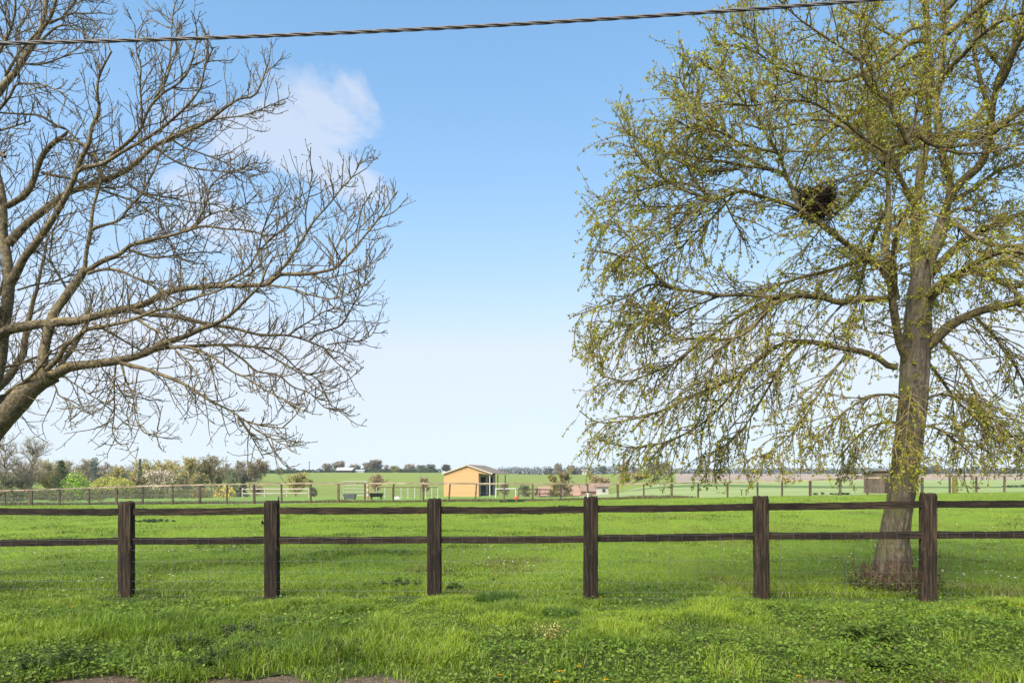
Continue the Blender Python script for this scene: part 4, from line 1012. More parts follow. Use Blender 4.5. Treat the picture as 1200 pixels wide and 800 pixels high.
G2 = grow(p, D, L2, 5, .16, .05, .02, r); w2 = wk[ix]
G2[w2] = grow(p[w2], D[w2], L2[w2], 5, .14, -.12, -.02, r)
m.tubes(G2, np.linspace(.0046, .0024, 6)[None] * r.uniform(.8, 1.15, (n, 1)), 3)
# long slender whips arching out and down, leafing only towards the tip
p, t, ev = shoots_on(T.L[6:], .13, 12, r, .1); s_ = (p[:, 2] < 6.4) & (r.random(len(p)) < .55); p, t = p[s_], t[s_]; n = len(p)
ax_ = np.stack([p[:, 0], p[:, 1], np.zeros(n)], 1); ax_ /= np.linalg.norm(ax_, axis=1, keepdims=True) + 1e-6
Lw = np.minimum(r.uniform(.8, 1.7, n), np.maximum(.3, (p[:, 2] - 1.5) * 1.05)); GW = grow(p, t * .6 + ax_ * .7 + perp(t, r) * .5, Lw, 12, .055, -.05, -.11, r)
ok = (np.hypot(GW[:, -1, 0], GW[:, -1, 1]) < 4.3) & (GW[:, -1, 0] > -4.05 + .12 * r.normal(size=len(GW))); GW = GW[ok]; m.tubes(GW, np.linspace(.0075, .0026, 13)[None] * r.uniform(.75, 1.1, (len(GW), 1)), 4)
# short leafy shoots straight out of the trunk
q = T.L[0]; kk = r.integers(0, len(q['P']), 170); kk = kk[q['P'][kk, 2] > 1.35]; n = len(kk); a = r.uniform(0, 2 * PI, n)
dv = np.stack([np.cos(a), np.sin(a), np.zeros(n)], 1)
GT = grow(q['P'][kk] + dv * q['R'][kk][:, None] * .9, dv + np.array([0, 0, .3]) + r.normal(0, .3, (n, 3)), r.uniform(.06, .42, n), 6, .14, -.06, -.10, r)
m.tubes(GT, np.linspace(.0045, .0024, 7)[None].repeat(n, 0), 3)
m.build('twigs', M['twig_leafy'], leafy)
# opening leaves in small bunches at the buds
def bunch(p, t, k, smin, smax):
    n = len(p); q = np.repeat(p, k, 0) + r.normal(0, .010, (n * k, 3)); tq = np.repeat(t, k, 0)
    Dd = tq * .5 + r.normal(0, .75, (n * k, 3)); Dd[:, 2] -= .25
    base = r.random(n); mixk = np.repeat(np.clip(base + r.normal(0, .12, n), 0, 1), k)[:, None]
    c = np.array([.38, .355, .03]) * (1 - mixk) + np.array([.21, .24, .025]) * mixk
    bz = np.repeat(r.random(n) < .25, k); c[bz] = np.array([.27, .19, .045]) * r.uniform(.8, 1.15, (bz.sum(), 1))
    c = c * r.uniform(.8, 1.2, (n * k, 1)); Ls = r.uniform(smin, smax, n * k)
    return q, Dd, Ls, c
lv = MB()
p, t, f, ix = along(G2, 4, .2, 1.0, r); sel = r.random(len(p)) < .8; q, Dd, Ls, c = bunch(p[sel], t[sel], 3, .017, .039); lv.leaves(q, Dd, Ls, Ls * .72, c, .2)
tp_ = G2[:, -1]; tt_ = G2[:, -1] - G2[:, -2]; q, Dd, Ls, c = bunch(tp_, tt_ / (np.linalg.norm(tt_, axis=1, keepdims=True) + 1e-9), 4, .02, .043); lv.leaves(q, Dd, Ls, Ls * .72, c, .2)
p, t, f, ix = along(G1, 3, .2, 1.0, r); q, Dd, Ls, c = bunch(p, t, 4, .018, .04); lv.leaves(q, Dd, Ls, Ls * .72, c, .2)
p, t, f, ix = along(GW, 9, .35, 1.0, r); q, Dd, Ls, c = bunch(p, t, 3, .016, .038); lv.leaves(q, Dd, Ls, Ls * .72, c, .2)
# tufts straight from the old wood
P0, T0, EV = shoots_on(T.L[1:], .16, 30, r, .0); q, Dd, Ls, c = bunch(P0 + r.normal(0, .03, P0.shape), T0, 6, .02, .045); lv.leaves(q, Dd, Ls, Ls * .75, c, .2)
p, t, f, ix = along(GT, 5, .1, 1, r); q_, Dd, Ls, c = bunch(p, t, 3, .02, .045); lv.leaves(q_, Dd, Ls, Ls * .75, c, .2)
lv.build('leaves', M['leaf'], leafy)
# dead suckers and young green at the foot
m = MB(); n = 190; a = r.uniform(0, 2 * PI, n); rad = r.uniform(.27, .52, n)
p = np.stack([rad * np.cos(a) + .0, rad * np.sin(a) * .9, np.full(n, -.03)], 1); D = np.stack([np.cos(a) * .25 + .0, np.sin(a) * .25, np.ones(n)], 1) + r.normal(0, .16, (n, 3))
G = grow(p, D, r.uniform(.10, .34, n) * (1 + 1.1 * (r.random(n) < .10)), 5, .1, .08, .1, r); m.tubes(G, np.linspace(.008, .004, 6)[None] * r.uniform(.6, 1.3, (n, 1)), 4)
n = 60; a = r.uniform(0, 2 * PI, n); rad = r.uniform(.24, .36, n); p = np.stack([rad * np.cos(a), rad * np.sin(a), np.full(n, -.03)], 1); G = grow(p, np.stack([np.cos(a) * .18, np.sin(a) * .18, np.ones(n)], 1) + r.normal(0, .08, (n, 3)), r.uniform(.14, .42, n), 5, .06, .05, .05, r); m.tubes(G, np.linspace(.017, .010, 6)[None] * r.uniform(.6, 1.3, (n, 1)), 6)
m.build('suckers', mat_bark('sucker_bark', (.04, .026, .016), (.15, .10, .062), (.14, .11, .06), .2, (9, 9, 9)), leafy)
lv = MB(); n = 1500; a = r.uniform(0, 2 * PI, n); rad = r.uniform(.30, .66, n)
p = np.stack([rad * np.cos(a), rad * np.sin(a), np.abs(r.normal(.0, .13, n)) * np.clip(1.5 - rad, .2, 1) + .02], 1); Dd = np.stack([np.cos(a), np.sin(a), np.full(n, -.1)], 1) + r.normal(0, .6, (n, 3))
k = r.random((n, 1)); Ls = r.uniform(.025, .055, n); lv.leaves(p, Dd, Ls, Ls * .8, np.array([.16, .185, .03]) * k + np.array([.07, .11, .018]) * (1 - k), .15, (0, 0, 1)); lv.build('basal_leaves', M['leaf'], leafy)

# the nest
yn = 8.75
nc = W(957, 238, yn); nst = thing('bird_nest', 'dark untidy stick nest lodged among the leafy branches', 'nest', tuple(nc))
m = MB(); n = 460; a = r.uniform(0, 2 * PI, n); h = r.uniform(-.17, .15, n); rr = .205 * np.sqrt(np.clip(1 - ((h - .12) / .36) ** 2, .05, 1)) * r.uniform(.55, 1.05, n)
p = np.stack([rr * np.cos(a), rr * np.sin(a), h], 1); D = np.stack([-np.sin(a), np.cos(a), r.normal(0, .35, n)], 1) + r.normal(0, .4, (n, 3))
G = grow(p - D / np.linalg.norm(D, axis=1, keepdims=True) * .12, D, r.uniform(.16, .46, n), 4, .12, 0, 0, r); m.tubes(G, np.full((n, 5), .0048) * r.uniform(.6, 1.2, (n, 1)), 4); m.build('sticks', M['nest'], nst)
m = MB(); zz = np.linspace(-.17, .12, 9); m.tubes(np.stack([zz * 0, zz * 0, zz], 1), .12 * np.sqrt(np.clip(1 - ((zz - .12) / .31) ** 2, .02, 1)), 14); V = m.v[-1]; m.v[-1] = V * (1 + r.normal(0, .05, (len(V), 1))); m.build('lining', M['nest'], nst)

# ------------------------------------------------------------------ trees and bushes beyond the paddock, one by one
rt = np.random.default_rng(21)
M['fartrunk'] = mat_plain('distant_bark', (.17, .145, .105), .9, .3, 3)
M['fartwig'] = mat_plain('budding_twigs', (.25, .205, .10), .9, .3, 3)
M['farpale'] = mat_plain('distant_pale_bark', (.26, .225, .17), .9, .3, 3)
def dome(n, r):
    v = r.normal(size=(n, 3)); return v / np.linalg.norm(v, axis=1, keepdims=True)
OLIVE = (.27, .235, .065); BROWN = (.25, .195, .105); DARK = (0.04, 0.06, 0.024); GREEN = (0.095, 0.145, 0.045); LIME = (0.24, 0.42, 0.02); YELLOW = (0.75, 0.56, 0.08)
GREY = (0.19, 0.165, 0.125); YGREEN = (0.28, 0.28, 0.065); GOLD = (0.33, 0.24, 0.065); BLOSSOM = (0.6, 0.52, 0.46); BLUEG = (0.075, 0.105, 0.08)
def far_tree(name, kind, px, top, wpx, Y, col, label, cat='tree', group=None, dens=1.0, lift=0.0, skew=0):
    r = np.random.default_rng(int(px * 13 + top * 7) & 0xffff)
    x = (px - 600) / F * Y; zg = float(ground(x, Y)); zt = EYE + (HZ - top) / F * Y
    H = max(zt - zg, .6); Rr = wpx / F * Y / 2; pxm = Y / F       # metres per survey pixel here
    o = thing(name, label, cat, (x, Y, zg), 0, group)
    col = np.array(col); lf = MB(); wd = MB()
    tr = max(.021 * H, .3 * pxm) * (1 if kind not in ('bush', 'willow_bush') else .6)
    if kind in ('bare', 'bud', 'oak', 'poplar'):
        ft = {'bare': .12, 'bud': .06, 'oak': .10, 'poplar': .1}[kind]
        z = np.linspace(-.2, H * .8, 8); lean = r.normal(0, .03) * H
        P = np.stack([lean * (z / H) ** 2 + r.normal(0, .012 * H, 8) * (z > 0), r.normal(0, .01 * H, 8), z], 1)
        wd.tubes(P, np.linspace(tr, tr * .25, 8), 6)
        nl = int(20 + 7 * min(Rr, 3)); f = r.uniform(ft, .92, nl); p = np.stack([np.interp(f * H * .8, z, P[:, k]) for k in range(3)], 1)
        a = r.uniform(0, 2 * PI, nl); out_ = {'bare': .75, 'bud': .9, 'oak': 1.1, 'poplar': .35}[kind]
        D = np.stack([np.cos(a) * out_, np.sin(a) * out_, r.uniform(.35, 1.1, nl)], 1)
        prof = np.sqrt(np.clip(1 - ((f - .34) / .74) ** 2, .08, 1)); L = Rr * 1.2 * prof * r.uniform(.75, 1.1, nl)
        G = grow(p, D, L, 8, .13, .05, .07, r); G[:, :, 2] = np.minimum(G[:, :, 2], H * (1 - .02))
        wd.tubes(G, np.linspace(tr * .42, max(tr * .1, .22 * pxm), 9)[None].repeat(nl, 0), 4)
        p, t, f2, ix = along(G, 9, .15, 1., r); X = perp(t, r); D = t * .8 + X + [0, 0, .45]
        G2 = grow(p, D, L[ix] * r.uniform(.22, .5, len(p)), 5, .16, .06, .08, r); wd.tubes(G2, np.full((len(p), 6), max(tr * .08, .17 * pxm)) * np.linspace(1.2, .8, 6), 3)
        p, t, f3, ix = along(G2, 5, .2, 1., r); X = perp(t, r); D = t * .8 + X + [0, 0, .4]
        G3 = grow(p, D, Rr * r.uniform(.06, .2, len(p)), 3, .16, .06, .08, r); wd.tubes(G3, np.full((len(p), 4), max(.012, .11 * pxm)), 3)
        if kind != 'bare' or dens > 1:
            p, t, f4, ix = along(G3, 3 if kind != 'bare' else 2, .1, 1., r); q2, _, _, _ = along(G2, 6, .1, 1, r); p = np.vstack([p, q2])
            kp = r.random(len(p)) < min(1., .62 * dens); p = p[kp]; n = len(p)
            sz = np.clip(1.25 * pxm, .07, .6) * r.uniform(.6, 1.2, n)
            lf.leaves(p + r.normal(0, .03 * Rr, (n, 3)), dome(n, r), sz, sz * .8, np.clip(1.3 * col * r.uniform(.72, 1.3, (n, 1)) * r.uniform(.93, 1.07, (n, 3)), 0, 1), .1)
    elif kind in ('ever', 'bush', 'lump'):
        nb = {'ever': 14, 'bush': 16, 'lump': 18}[kind]; z0 = .02 if kind != 'lump' else .18
        bf = np.sort(r.uniform(0, 1, nb)); ba = r.uniform(0, 2 * PI, nb)
        rad = Rr * (.30 + .22 * r.random(nb)); pr = np.sqrt(np.clip(1 - ((bf - .35) / .72) ** 2, .03, 1))
        off_ = np.clip(Rr * pr - rad * .8, 0, None) * r.uniform(.5, 1.0, nb)
        bz = H * (z0 + (1 - z0) * bf); bz = np.clip(bz, rad * .5, H - rad * .75)
        cen = np.stack([off_ * np.cos(ba), off_ * np.sin(ba), bz], 1)
        sz0 = np.clip(1.35 * pxm, .05, .7); n = int(np.clip(dens * 3.4 * (H * 2 * Rr) / sz0 ** 2, 500, 6500)); b = r.integers(0, nb, n)
        v = dome(n, r); p = cen[b] + v * rad[b][:, None] * r.uniform(.55, 1.06, (n, 1)) * [1, 1, .85]
        p[:, 2] = np.clip(p[:, 2], .03, None); sz = sz0 * r.uniform(.6, 1.25, n); bt = r.uniform(.72, 1.28, (nb, 1))[b]
        lf.leaves(p, v + r.normal(0, .7, (n, 3)), sz, sz * .75, np.clip(1.25 * col * bt * r.uniform(.75, 1.25, (n, 1)), 0, 1), .1)
        wd.tubes(np.array([[0, 0, -.2], [.02 * H, 0, H * .3], [-.02 * H, .01, H * .75]]), np.array([tr, tr * .7, tr * .2]), 6)
        G = grow(np.tile([[0, 0, H * .1]], (nb, 1)), cen - [0, 0, H * .1], np.linalg.norm(cen - [0, 0, H * .1], axis=1), 5, .06, 0, 0, r); wd.tubes(G, np.full((nb, 6), tr * .3), 4)
        n = nb * 14; b = r.integers(0, nb, n); v = dome(n, r); v[:, 2] = np.abs(v[:, 2]) * .8
        G = grow(cen[b], v, rad[b] * r.uniform(.9, 1.28, n), 3, .12, .05, .05, r); wd.tubes(G, np.full((n, 4), max(.012, .11 * pxm)), 3)
    elif kind == 'conifer':
        nl = 15; P = []; sz0 = np.clip(1.4 * pxm, .06, .7)
        for k in range(nl):
            f = (k + .5) / nl; R2 = Rr * (1 - f) ** .8 * r.uniform(.75, 1.12); nbr = 9
            a = r.uniform(0, 2 * PI, nbr)
            for aa in a:
                n = int(26 * dens); s = r.uniform(.1, 1, n) ** .7 * R2 * r.uniform(.7, 1.1)
                P.append(np.stack([s * np.cos(aa) + r.normal(0, .08 * Rr, n), s * np.sin(aa) + r.normal(0, .08 * Rr, n), H * (.04 + .95 * f) - s * .18 + r.normal(0, .02 * H, n)], 1))
        p = np.vstack(P); p[:, 2] = np.clip(p[:, 2], .05, H); n = len(p); sz = sz0 * r.uniform(.6, 1.2, n)
        lf.leaves(p, np.stack([p[:, 0], p[:, 1], np.full(n, -.3 * Rr)], 1) + r.normal(0, .4 * Rr, (n, 3)), sz, sz * .6, np.clip(1.3 * col * r.uniform(.7, 1.35, (n, 1)), 0, 1), .1)
        wd.tubes(np.array([[0, 0, -.2], [0, 0, H * .5], [0, 0, H * .97]]), np.array([tr, tr * .6, tr * .15]), 6)
    elif kind == 'weep':
        n = 260; v = dome(n, r); v[:, 2] = np.abs(v[:, 2]); p0 = v * [Rr * .8, Rr * .8, H * .38] + [0, 0, H * .58]
        G = grow(p0, v * [1, 1, .2] + [0, 0, -.1], H * r.uniform(.25, .55, n), 8, .08, -.2, -.3, r); G[:, :, 2] = np.maximum(G[:, :, 2], .1)
        wd.tubes(np.array([[0, 0, -.2], [0, 0, H * .4], [.1, 0, H * .7]]), np.array([tr, tr * .8, tr * .3]), 6)
        g2 = grow(np.tile([[0, 0, H * .35]], (40, 1)), p0[:40] - [0, 0, H * .3], np.linalg.norm(p0[:40] - [0, 0, H * .35], axis=1), 5, .08, 0, 0, r); wd.tubes(g2, np.full((40, 6), tr * .25), 4)
        p, t, f, ix = along(G, int(22 * dens), 0, 1, r); n = len(p); sz = np.clip(1.2 * pxm, .06, .6) * r.uniform(.6, 1.2, n)
        lf.leaves(p + r.normal(0, .03 * Rr, (n, 3)), t + r.normal(0, .3, (n, 3)), sz * 1.2, sz * .6, np.clip(1.2 * col * r.uniform(.75, 1.3, (n, 1)), 0, 1), .1)
    wd.build('trunk', M['farpale'] if kind == 'bare' and dens == 1 else M['fartwig'] if kind in ('bud', 'oak', 'bare') else M['fartrunk'], o)
    if lf.n: lf.build('crown', M['farleaf'], o)
    return o
T_ = [
 # the garden belt on the left
 ('bare_tree', 'bare', 6, 507, 44, 64, GREY, 'pale bare tree cut by the left edge of the far garden belt', 1),
 ('bare_tree', 'bare', 36, 511, 52, 66, GREY, 'tall bare tree with a fanned brush of branches at the left of the garden belt', 1),
 ('evergreen_shrub', 'ever', 6, 558, 26, 57, DARK, 'dark evergreen shrub at the left edge behind the far fence', 1),
 ('evergreen_shrub', 'ever', 22, 562, 14, 57.5, DARK, 'smaller dark evergreen shrub under the fanned bare tree', 1),
 ('budding_bush', 'bud', 58, 544, 46, 70, OLIVE, 'olive brown budding thicket between the bare trees and the dark conifer', .8),
 ('budding_bush', 'bud', 30, 551, 40, 68, BROWN, 'brown twiggy thicket at the foot of the fanned bare tree', .7),
 ('conifer', 'conifer', 72, 539, 36, 63, DARK, 'ragged dark conifer beside the lime green bush', 1),
 ('lime_bush', 'bush', 91, 553, 35, 61, LIME, 'bright lime green rounded bush behind the far fence', 1.1),
 ('bare_tree', 'bare', 80, 536, 17, 150, GREY, 'small bare tree on the skyline above the lime bush', 1),
 ('budding_tree', 'bud', 103, 533, 24, 140, GREY, 'grey budding tree standing against the ivy clad tree', .45),
 ('ivy_clad_tree', 'lump', 111, 536, 17, 136, BLUEG, 'tall dark ivy clad tree in the skyline group right of the lime bush', 1),
 ('bare_tree', 'bare', 122, 536, 16, 144, GREY, 'thin bare tree right of the ivy clad tree', 1),
 ('bare_tree', 'bare', 130, 541, 12, 148, GREY, 'low bare tree filling the gap after the ivy clad group', 1),
 ('budding_tree', 'bud', 142, 546, 26, 110, OLIVE, 'rounded olive budding tree left of the pointed conifer', .9),
 ('evergreen_shrub', 'ever', 147, 555, 14, 95, BLUEG, 'round blue green evergreen in the middle of the garden belt', 1),
 ('weeping_willow', 'weep', 125, 558, 26, 84, YGREEN, 'yellow green weeping willow right of the lime bush', 1),
 ('weeping_willow', 'weep', 142, 560, 24, 80, YGREEN, 'lower weeping willow just above the first dark fence post', 1),
 ('pointed_conifer', 'conifer', 164, 537, 7, 116, BLUEG, 'narrow pointed conifer rising above the olive trees', .5),
 ('budding_tree', 'bud', 170, 541, 34, 120, OLIVE, 'broad olive brown tree under the pointed conifer', 1),
 ('budding_tree', 'bud', 193, 542, 34, 126, OLIVE, 'broad olive brown tree above the pale blossom tree', 1),
 ('brown_bush', 'bud', 156, 560, 20, 86, BROWN, 'russet brown bush left of the pale blossom tree', .8),
 ('blossom_tree', 'bud', 187, 556, 38, 78, BLOSSOM, 'low tree dusted with pale pinkish blossom', .5),
 ('green_shrub', 'bush', 172, 568, 26, 72, (.09, .11, .045), 'soft green garden shrub below the blossom tree', .7),
 ('oak_tree', 'oak', 221, 537, 34, 115, OLIVE, 'rounded olive tree left of the tallest crown on the skyline', 1),
 ('oak_tree', 'oak', 248, 530, 34, 118, (.12, .105, .042), 'tallest rounded tree of the left skyline', 1),
 ('dark_yew', 'ever', 214, 558, 26, 74, DARK, 'wide dark evergreen in front of the olive trees', 1),
 ('dark_yew', 'ever', 232, 560, 20, 76, DARK, 'dark evergreen joined to the right of the wide one', 1),
 ('dark_yew', 'conifer', 256, 560, 15, 79, DARK, 'small pointed dark evergreen left of the forsythia', .8),
 ('dark_yew', 'ever', 274, 558, 18, 80, DARK, 'dark evergreen behind the right end of the yellow forsythia', 1),
 ('dark_yew', 'conifer', 285, 558, 14, 81, (.035, .045, .022), 'brownish dark evergreen right of the forsythia', .8),
 ('forsythia', 'bush', 263, 569, 27, 65, YELLOW, 'bright yellow forsythia bush in flower', 1),
 ('golden_shrub', 'bush', 234, 572, 20, 67, GOLD, 'golden brown shrub left of the forsythia', .8),
 ('green_tree', 'ever', 269, 551, 17, 170, GREEN, 'dark green round tree at the foot of the tallest crown', 1),
 ('bare_tree', 'bare', 267, 541, 14, 205, GREY, 'pale bare tree right of the tallest crown', 1),
 ('bare_tree', 'bare', 281, 541, 18, 200, GREY, 'open bare tree with a light base between the skyline trees', 1.2),
 ('oak_tree', 'oak', 302, 541, 26, 190, (.115, .085, .05), 'brown spreading oak with dark limbs on the skyline', .7),
 ('green_tree', 'ever', 327, 548, 12, 300, GREEN, 'small rounded green tree on the field edge right of the brown oak', 1),
 ('bare_tree', 'bare', 338, 548, 6, 330, GREY, 'tiny bare tree on the skyline beside the olive bush', 1),
 ('olive_bush', 'bud', 347, 551, 26, 84, OLIVE, 'olive bush in the dip above the second dark fence post', .8),
 ('brown_bush', 'bud', 302, 570, 14, 80, BROWN, 'small russet bush on the grass right of the evergreens', .7),
 ('dark_bush', 'ever', 365, 562, 13, 90, (.035, .05, .025), 'dark bush at the right foot of the olive bush', 1),
 ('green_tree', 'ever', 370, 552, 10, 372, BLUEG, 'low dark tree beside the telegraph pole', 1),
 # the crest
 ('bare_tree', 'bare', 383, 545, 11, 380, GREY, 'bare crest tree first to the left of the dark barn', 1.2),
 ('bare_tree', 'bare', 397, 543, 15, 384, GREY, 'wider bare crest tree rising behind the dark barn', 1.2),
 ('budding_tree', 'bud', 416, 547, 13, 388, GREY, 'grey tree behind the cream building on the crest', .7),
 ('budding_tree', 'bud', 431, 544, 12, 386, GREY, 'grey tree left of the densest crest tree', .8),
 ('budding_tree', 'bud', 440, 542, 17, 384, (.10, .085, .06), 'densest brown grey crest tree above the bare round bush', 1),
 ('bare_tree', 'bare', 453, 545, 7, 382, GREY, 'thin bare tree standing alone on the crest', 1),
 ('yellow_tree', 'lump', 463, 546, 15, 380, (.17, .15, .03), 'yellow green rounded tree at the start of the crest hedge', 1),
 ('budding_tree', 'bud', 480, 546, 11, 392, GREY, 'grey tree over the left part of the crest hedge', .8),
 ('budding_tree', 'bud', 494, 547, 10, 392, BLUEG, 'bluish tree over the middle of the crest hedge', .9),
 ('budding_tree', 'bud', 504, 546, 10, 390, BLUEG, 'bluish tree over the right end of the crest hedge', .9),
 ('budding_tree', 'bud', 523, 546, 9, 386, (.05, .06, .035), 'dark tree showing above the left eave of the shelter', 1),
 ('round_bush', 'bare', 442, 557, 22, 96, BROWN, 'bare brown round bush behind the striped pole', 1.3),
 ('round_bush', 'bare', 497, 558, 15, 108, BROWN, 'bare brown bush left of the shelter', 1.3),
 ('yellow_bush', 'bush', 590, 566, 16, 120, (.14, .125, .035), 'low yellowish bush just right of the shelter', .8),
 ('dark_bush', 'ever', 614, 567, 15, 86, (.03, .04, .02), 'dark low bush right of the white jump rail', 1),
 # right of the shelter
 ('budding_tree', 'bud', 648, 549, 16, 122, (.16, .14, .03), 'left half of the yellow green pair beside the cottage', .9),
 ('budding_tree', 'bud', 661, 545, 24, 126, (.13, .105, .035), 'taller brownish half of the yellow green pair beside the cottage', 1),
 ('green_shrub', 'ever', 655, 569, 8, 141, (.04, .06, .03), 'round dark shrub between the two cottages', 1),
 ('budding_tree', 'bud', 654, 543, 9, 386, GREY, 'grey ridge tree peeping above the yellow green pair', .9),
 ('budding_tree', 'bud', 669, 546, 10, 388, GREY, 'ridge tree right of the yellow green pair', .9),
 ('round_bush', 'bare', 697, 557, 15, 168, BROWN, 'bare brown bush above the brown roofed cottage', 1.3),
 ('round_bush', 'bare', 708, 559, 15, 165, BROWN, 'bare brown bush above the cream bungalow', 1.2),
 ('budding_bush', 'bud', 733, 555, 17, 172, BROWN, 'brown thicket left of the olive tree at the ploughed field', .8),
 ('budding_bush', 'bud', 748, 557, 16, 174, OLIVE, 'olive thicket touching the olive tree at the ploughed field', .8),
 ('olive_tree', 'lump', 771, 541, 38, 170, (.10, .09, .03), 'broad olive tree at the corner of the ploughed field', 1),
 ('green_shrub', 'ever', 769, 560, 9, 164, (.035, .055, .025), 'dark green shrub at the foot of the broad olive tree', 1),
 ('budding_tree', 'bud', 729, 546, 14, 350, GREY, 'grey tree on the ridge above the brown thicket', .9),
 ('budding_tree', 'bud', 706, 547, 9, 360, BLUEG, 'small bluish tree on the ridge right of the white cottage', .9),
 ('ridge_tree', 'lump', 1086, 547, 12, 330, (.04, .05, .03), 'dark ridge tree just right of the big leafy trunk', 1),
 ('ridge_tree', 'lump', 1098, 545, 17, 335, (.045, .055, .03), 'larger dark ridge tree second from the big leafy trunk', 1),
 ('ridge_tree', 'lump', 1180, 548, 14, 340, (.045, .055, .03), 'dark ridge tree towards the right edge', 1),
]
for (nm, kd, px_, tp_, w_, Y_, c_, lab, dn) in T_:
    cat = 'bush' if any(k in nm for k in ('bush', 'shrub', 'forsythia')) else 'tree'
    far_tree(nm, kd, px_, tp_, w_, Y_, c_, lab, cat, None, dn)

def tree_mass(name, label, spans, col, seed, n):
    """far wooded ridge that reads as one band"""
    r = np.random.default_rng(seed); lf = MB()
    for (pa, pb, Y, ta, tb2) in spans:
        k = int((pb - pa) / 1.5) + 1; px_ = np.linspace(pa, pb, k) + r.normal(0, .6, k); top = ta + (tb2 - ta) * (px_ - pa) / (pb - pa) + r.normal(0, .9, k)
        Yv = Y + r.uniform(-6, 6, k); x = (px_ - 600) / F * Yv; zg = ground(x, Yv); zt = EYE + (HZ - top) / F * Yv; hh = np.maximum(zt - zg, .8); rad = np.minimum(hh * .5, r.uniform(1.0, 1.9, k) * Y / 380)
        b = np.repeat(np.arange(k), n); v = dome(len(b), r)
        p = np.stack([x[b], Yv[b], zg[b]], 1) + np.stack([v[:, 0] * rad[b], v[:, 1] * rad[b], hh[b] * (.5 + .5 * v[:, 2]) * r.uniform(.7, 1.08, len(b))], 1); p[:, 2] = np.maximum(p[:, 2], zg[b] + .05)
        sz = r.uniform(.35, .8, len(b)) * Y / 380; cc = np.array(col) * r.uniform(.65, 1.4, (k, 1))[b] * r.uniform(.8, 1.2, (len(b), 1))
        lf.leaves(p, v + r.normal(0, .7, v.shape), sz, sz * .8, np.clip(cc, 0, 1), .1)
    tag(lf.build(name, M['farleaf']), label, 'woodland', kind='stuff')
tree_mass('far_woodland', 'grey green band of distant woodland along the ridge right of the shelter', [(584, 648, 394, 548.5, 547), (672, 745, 392, 547.5, 547), (745, 1045, 428, 549, 548.5), (1075, 1420, 400, 549, 548), (640, 680, 396, 549, 549)], (.075, .08, .06), 31, 70)
tree_mass('crest_hedge', 'dark green hedge along the crest left of the shelter', [(468, 513, 378, 550.5, 549.5), (306, 352, 330, 550.5, 551), (354, 410, 380, 551.5, 550.5), (412, 470, 382, 550, 549.5), (244, 300, 215, 553, 555)], (.055, .08, .035), 32, 150)
tree_mass('far_woodland', 'distant brown woodland behind the garden trees on the left', [(-400, -10, 150, 545, 548), (60, 240, 158, 547, 546), (240, 300, 200, 550, 551)], (.15, .13, .08), 33, 150)
tree_mass('garden_undergrowth', 'mixed brown and green undergrowth along the foot of the garden trees on the left', [(-300, 120, 60, 575, 574), (105, 250, 69, 576, 577)], (.13, .13, .055), 34, 160)

# ------------------------------------------------------------------ weeds and flowers on the verge
rv = np.random.default_rng(77)
def vz(x, y): return float(verge_z(x, y)) if y < 8.7 else float(zp(x, y))
def gpt(px, py):
    """spot on the ground seen at that bearing and depression"""
    Y = EYE / max((py - HZ) / F, .01)
    for _ in range(4): Y = (EYE - vz((px - 600) / F * Y, Y)) * F / (py - HZ)
    return (px - 600) / F * Y, Y
def toothed(lf, P, D, L, Wd, col, nrm):
    """nettle / dock leaf: pointed oval with a midrib fold"""
    f = np.array([0, .12, .3, .5, .7, .87, 1]); wv = np.array([.02, .55, .95, .88, .6, .3, 0])
    for p, d, l, w_, c in zip(P, D, L, Wd, col):
        d = d / np.linalg.norm(d); xv = np.cross(d, nrm); xv /= np.linalg.norm(xv) + 1e-9; nn = np.cross(xv, d)
        mid = p + d * (f * l)[:, None] - np.array([0, 0, 1]) * (f ** 2 * l * .35)[:, None]
        a = mid + xv * (wv * w_ / 2)[:, None] + nn * (wv * w_ * .12)[:, None]; b = mid - xv * (wv * w_ / 2)[:, None] + nn * (wv * w_ * .12)[:, None]
        v = np.vstack([mid, a, b]); q = []
        for k in range(6): q += [[k, k + 1, 8 + k, 7 + k], [k + 1, k, 14 + k, 15 + k]]
        lf.add(v, q, None, c)
def nettle(px, py, R, Hh, n, label, col, name='nettle_clump', big=1.0, cat='weed'):
    x, y = gpt(px, py); o = thing(name, label, cat, (x, y, vz(x, y) - .01)); st = MB(); lf = MB(); r = rv
    a = r.uniform(0, 2 * PI, n); q = R * np.sqrt(r.random(n)); p0 = np.stack([q * np.cos(a), q * np.sin(a) * .7, np.zeros(n)], 1)
    D = np.stack([np.cos(a) * q / R * .5, np.sin(a) * q / R * .5, np.ones(n)], 1); Ls = Hh * r.uniform(.6, 1.1, n) * (1 - .35 * (q / R) ** 2)
    G = grow(p0, D, Ls, 5, .08, 0, 0, r); st.tubes(G, np.full((n, 6), .0025), 4, np.array([.07, .09, .03]))
    for g_ in G:
        for k in range(1, 6):
            th = r.uniform(0, PI)
            for s in (0, PI / 2 if k > 3 else PI, PI, 3 * PI / 2):
                if s in (PI / 2, 3 * PI / 2) and k < 3: continue
                az = th + s + r.normal(0, .2); d = np.array([math.cos(az), math.sin(az), r.uniform(.0, .5)])
                L_ = big * r.uniform(.03, .055) * (1.1 - .1 * k); kk = r.random()
                toothed(lf, [g_[k]], [d], [L_], [L_ * .62], [np.array(col) * (.7 + .6 * kk)], np.array([0, 0, 1.]) + r.normal(0, .2, 3))
    st.build('stems', M['leaf'], o); lf.build('leaves', M['leaf'], o)
NT = (.068, .10, .024)
nettle(213, 762, .20, .17, 30, 'dark nettle patch at the verge edge, the left one of the touching pair', NT)
nettle(249, 778, .20, .17, 30, 'dark nettle patch nearest the bare earth, right one of the touching pair', NT)
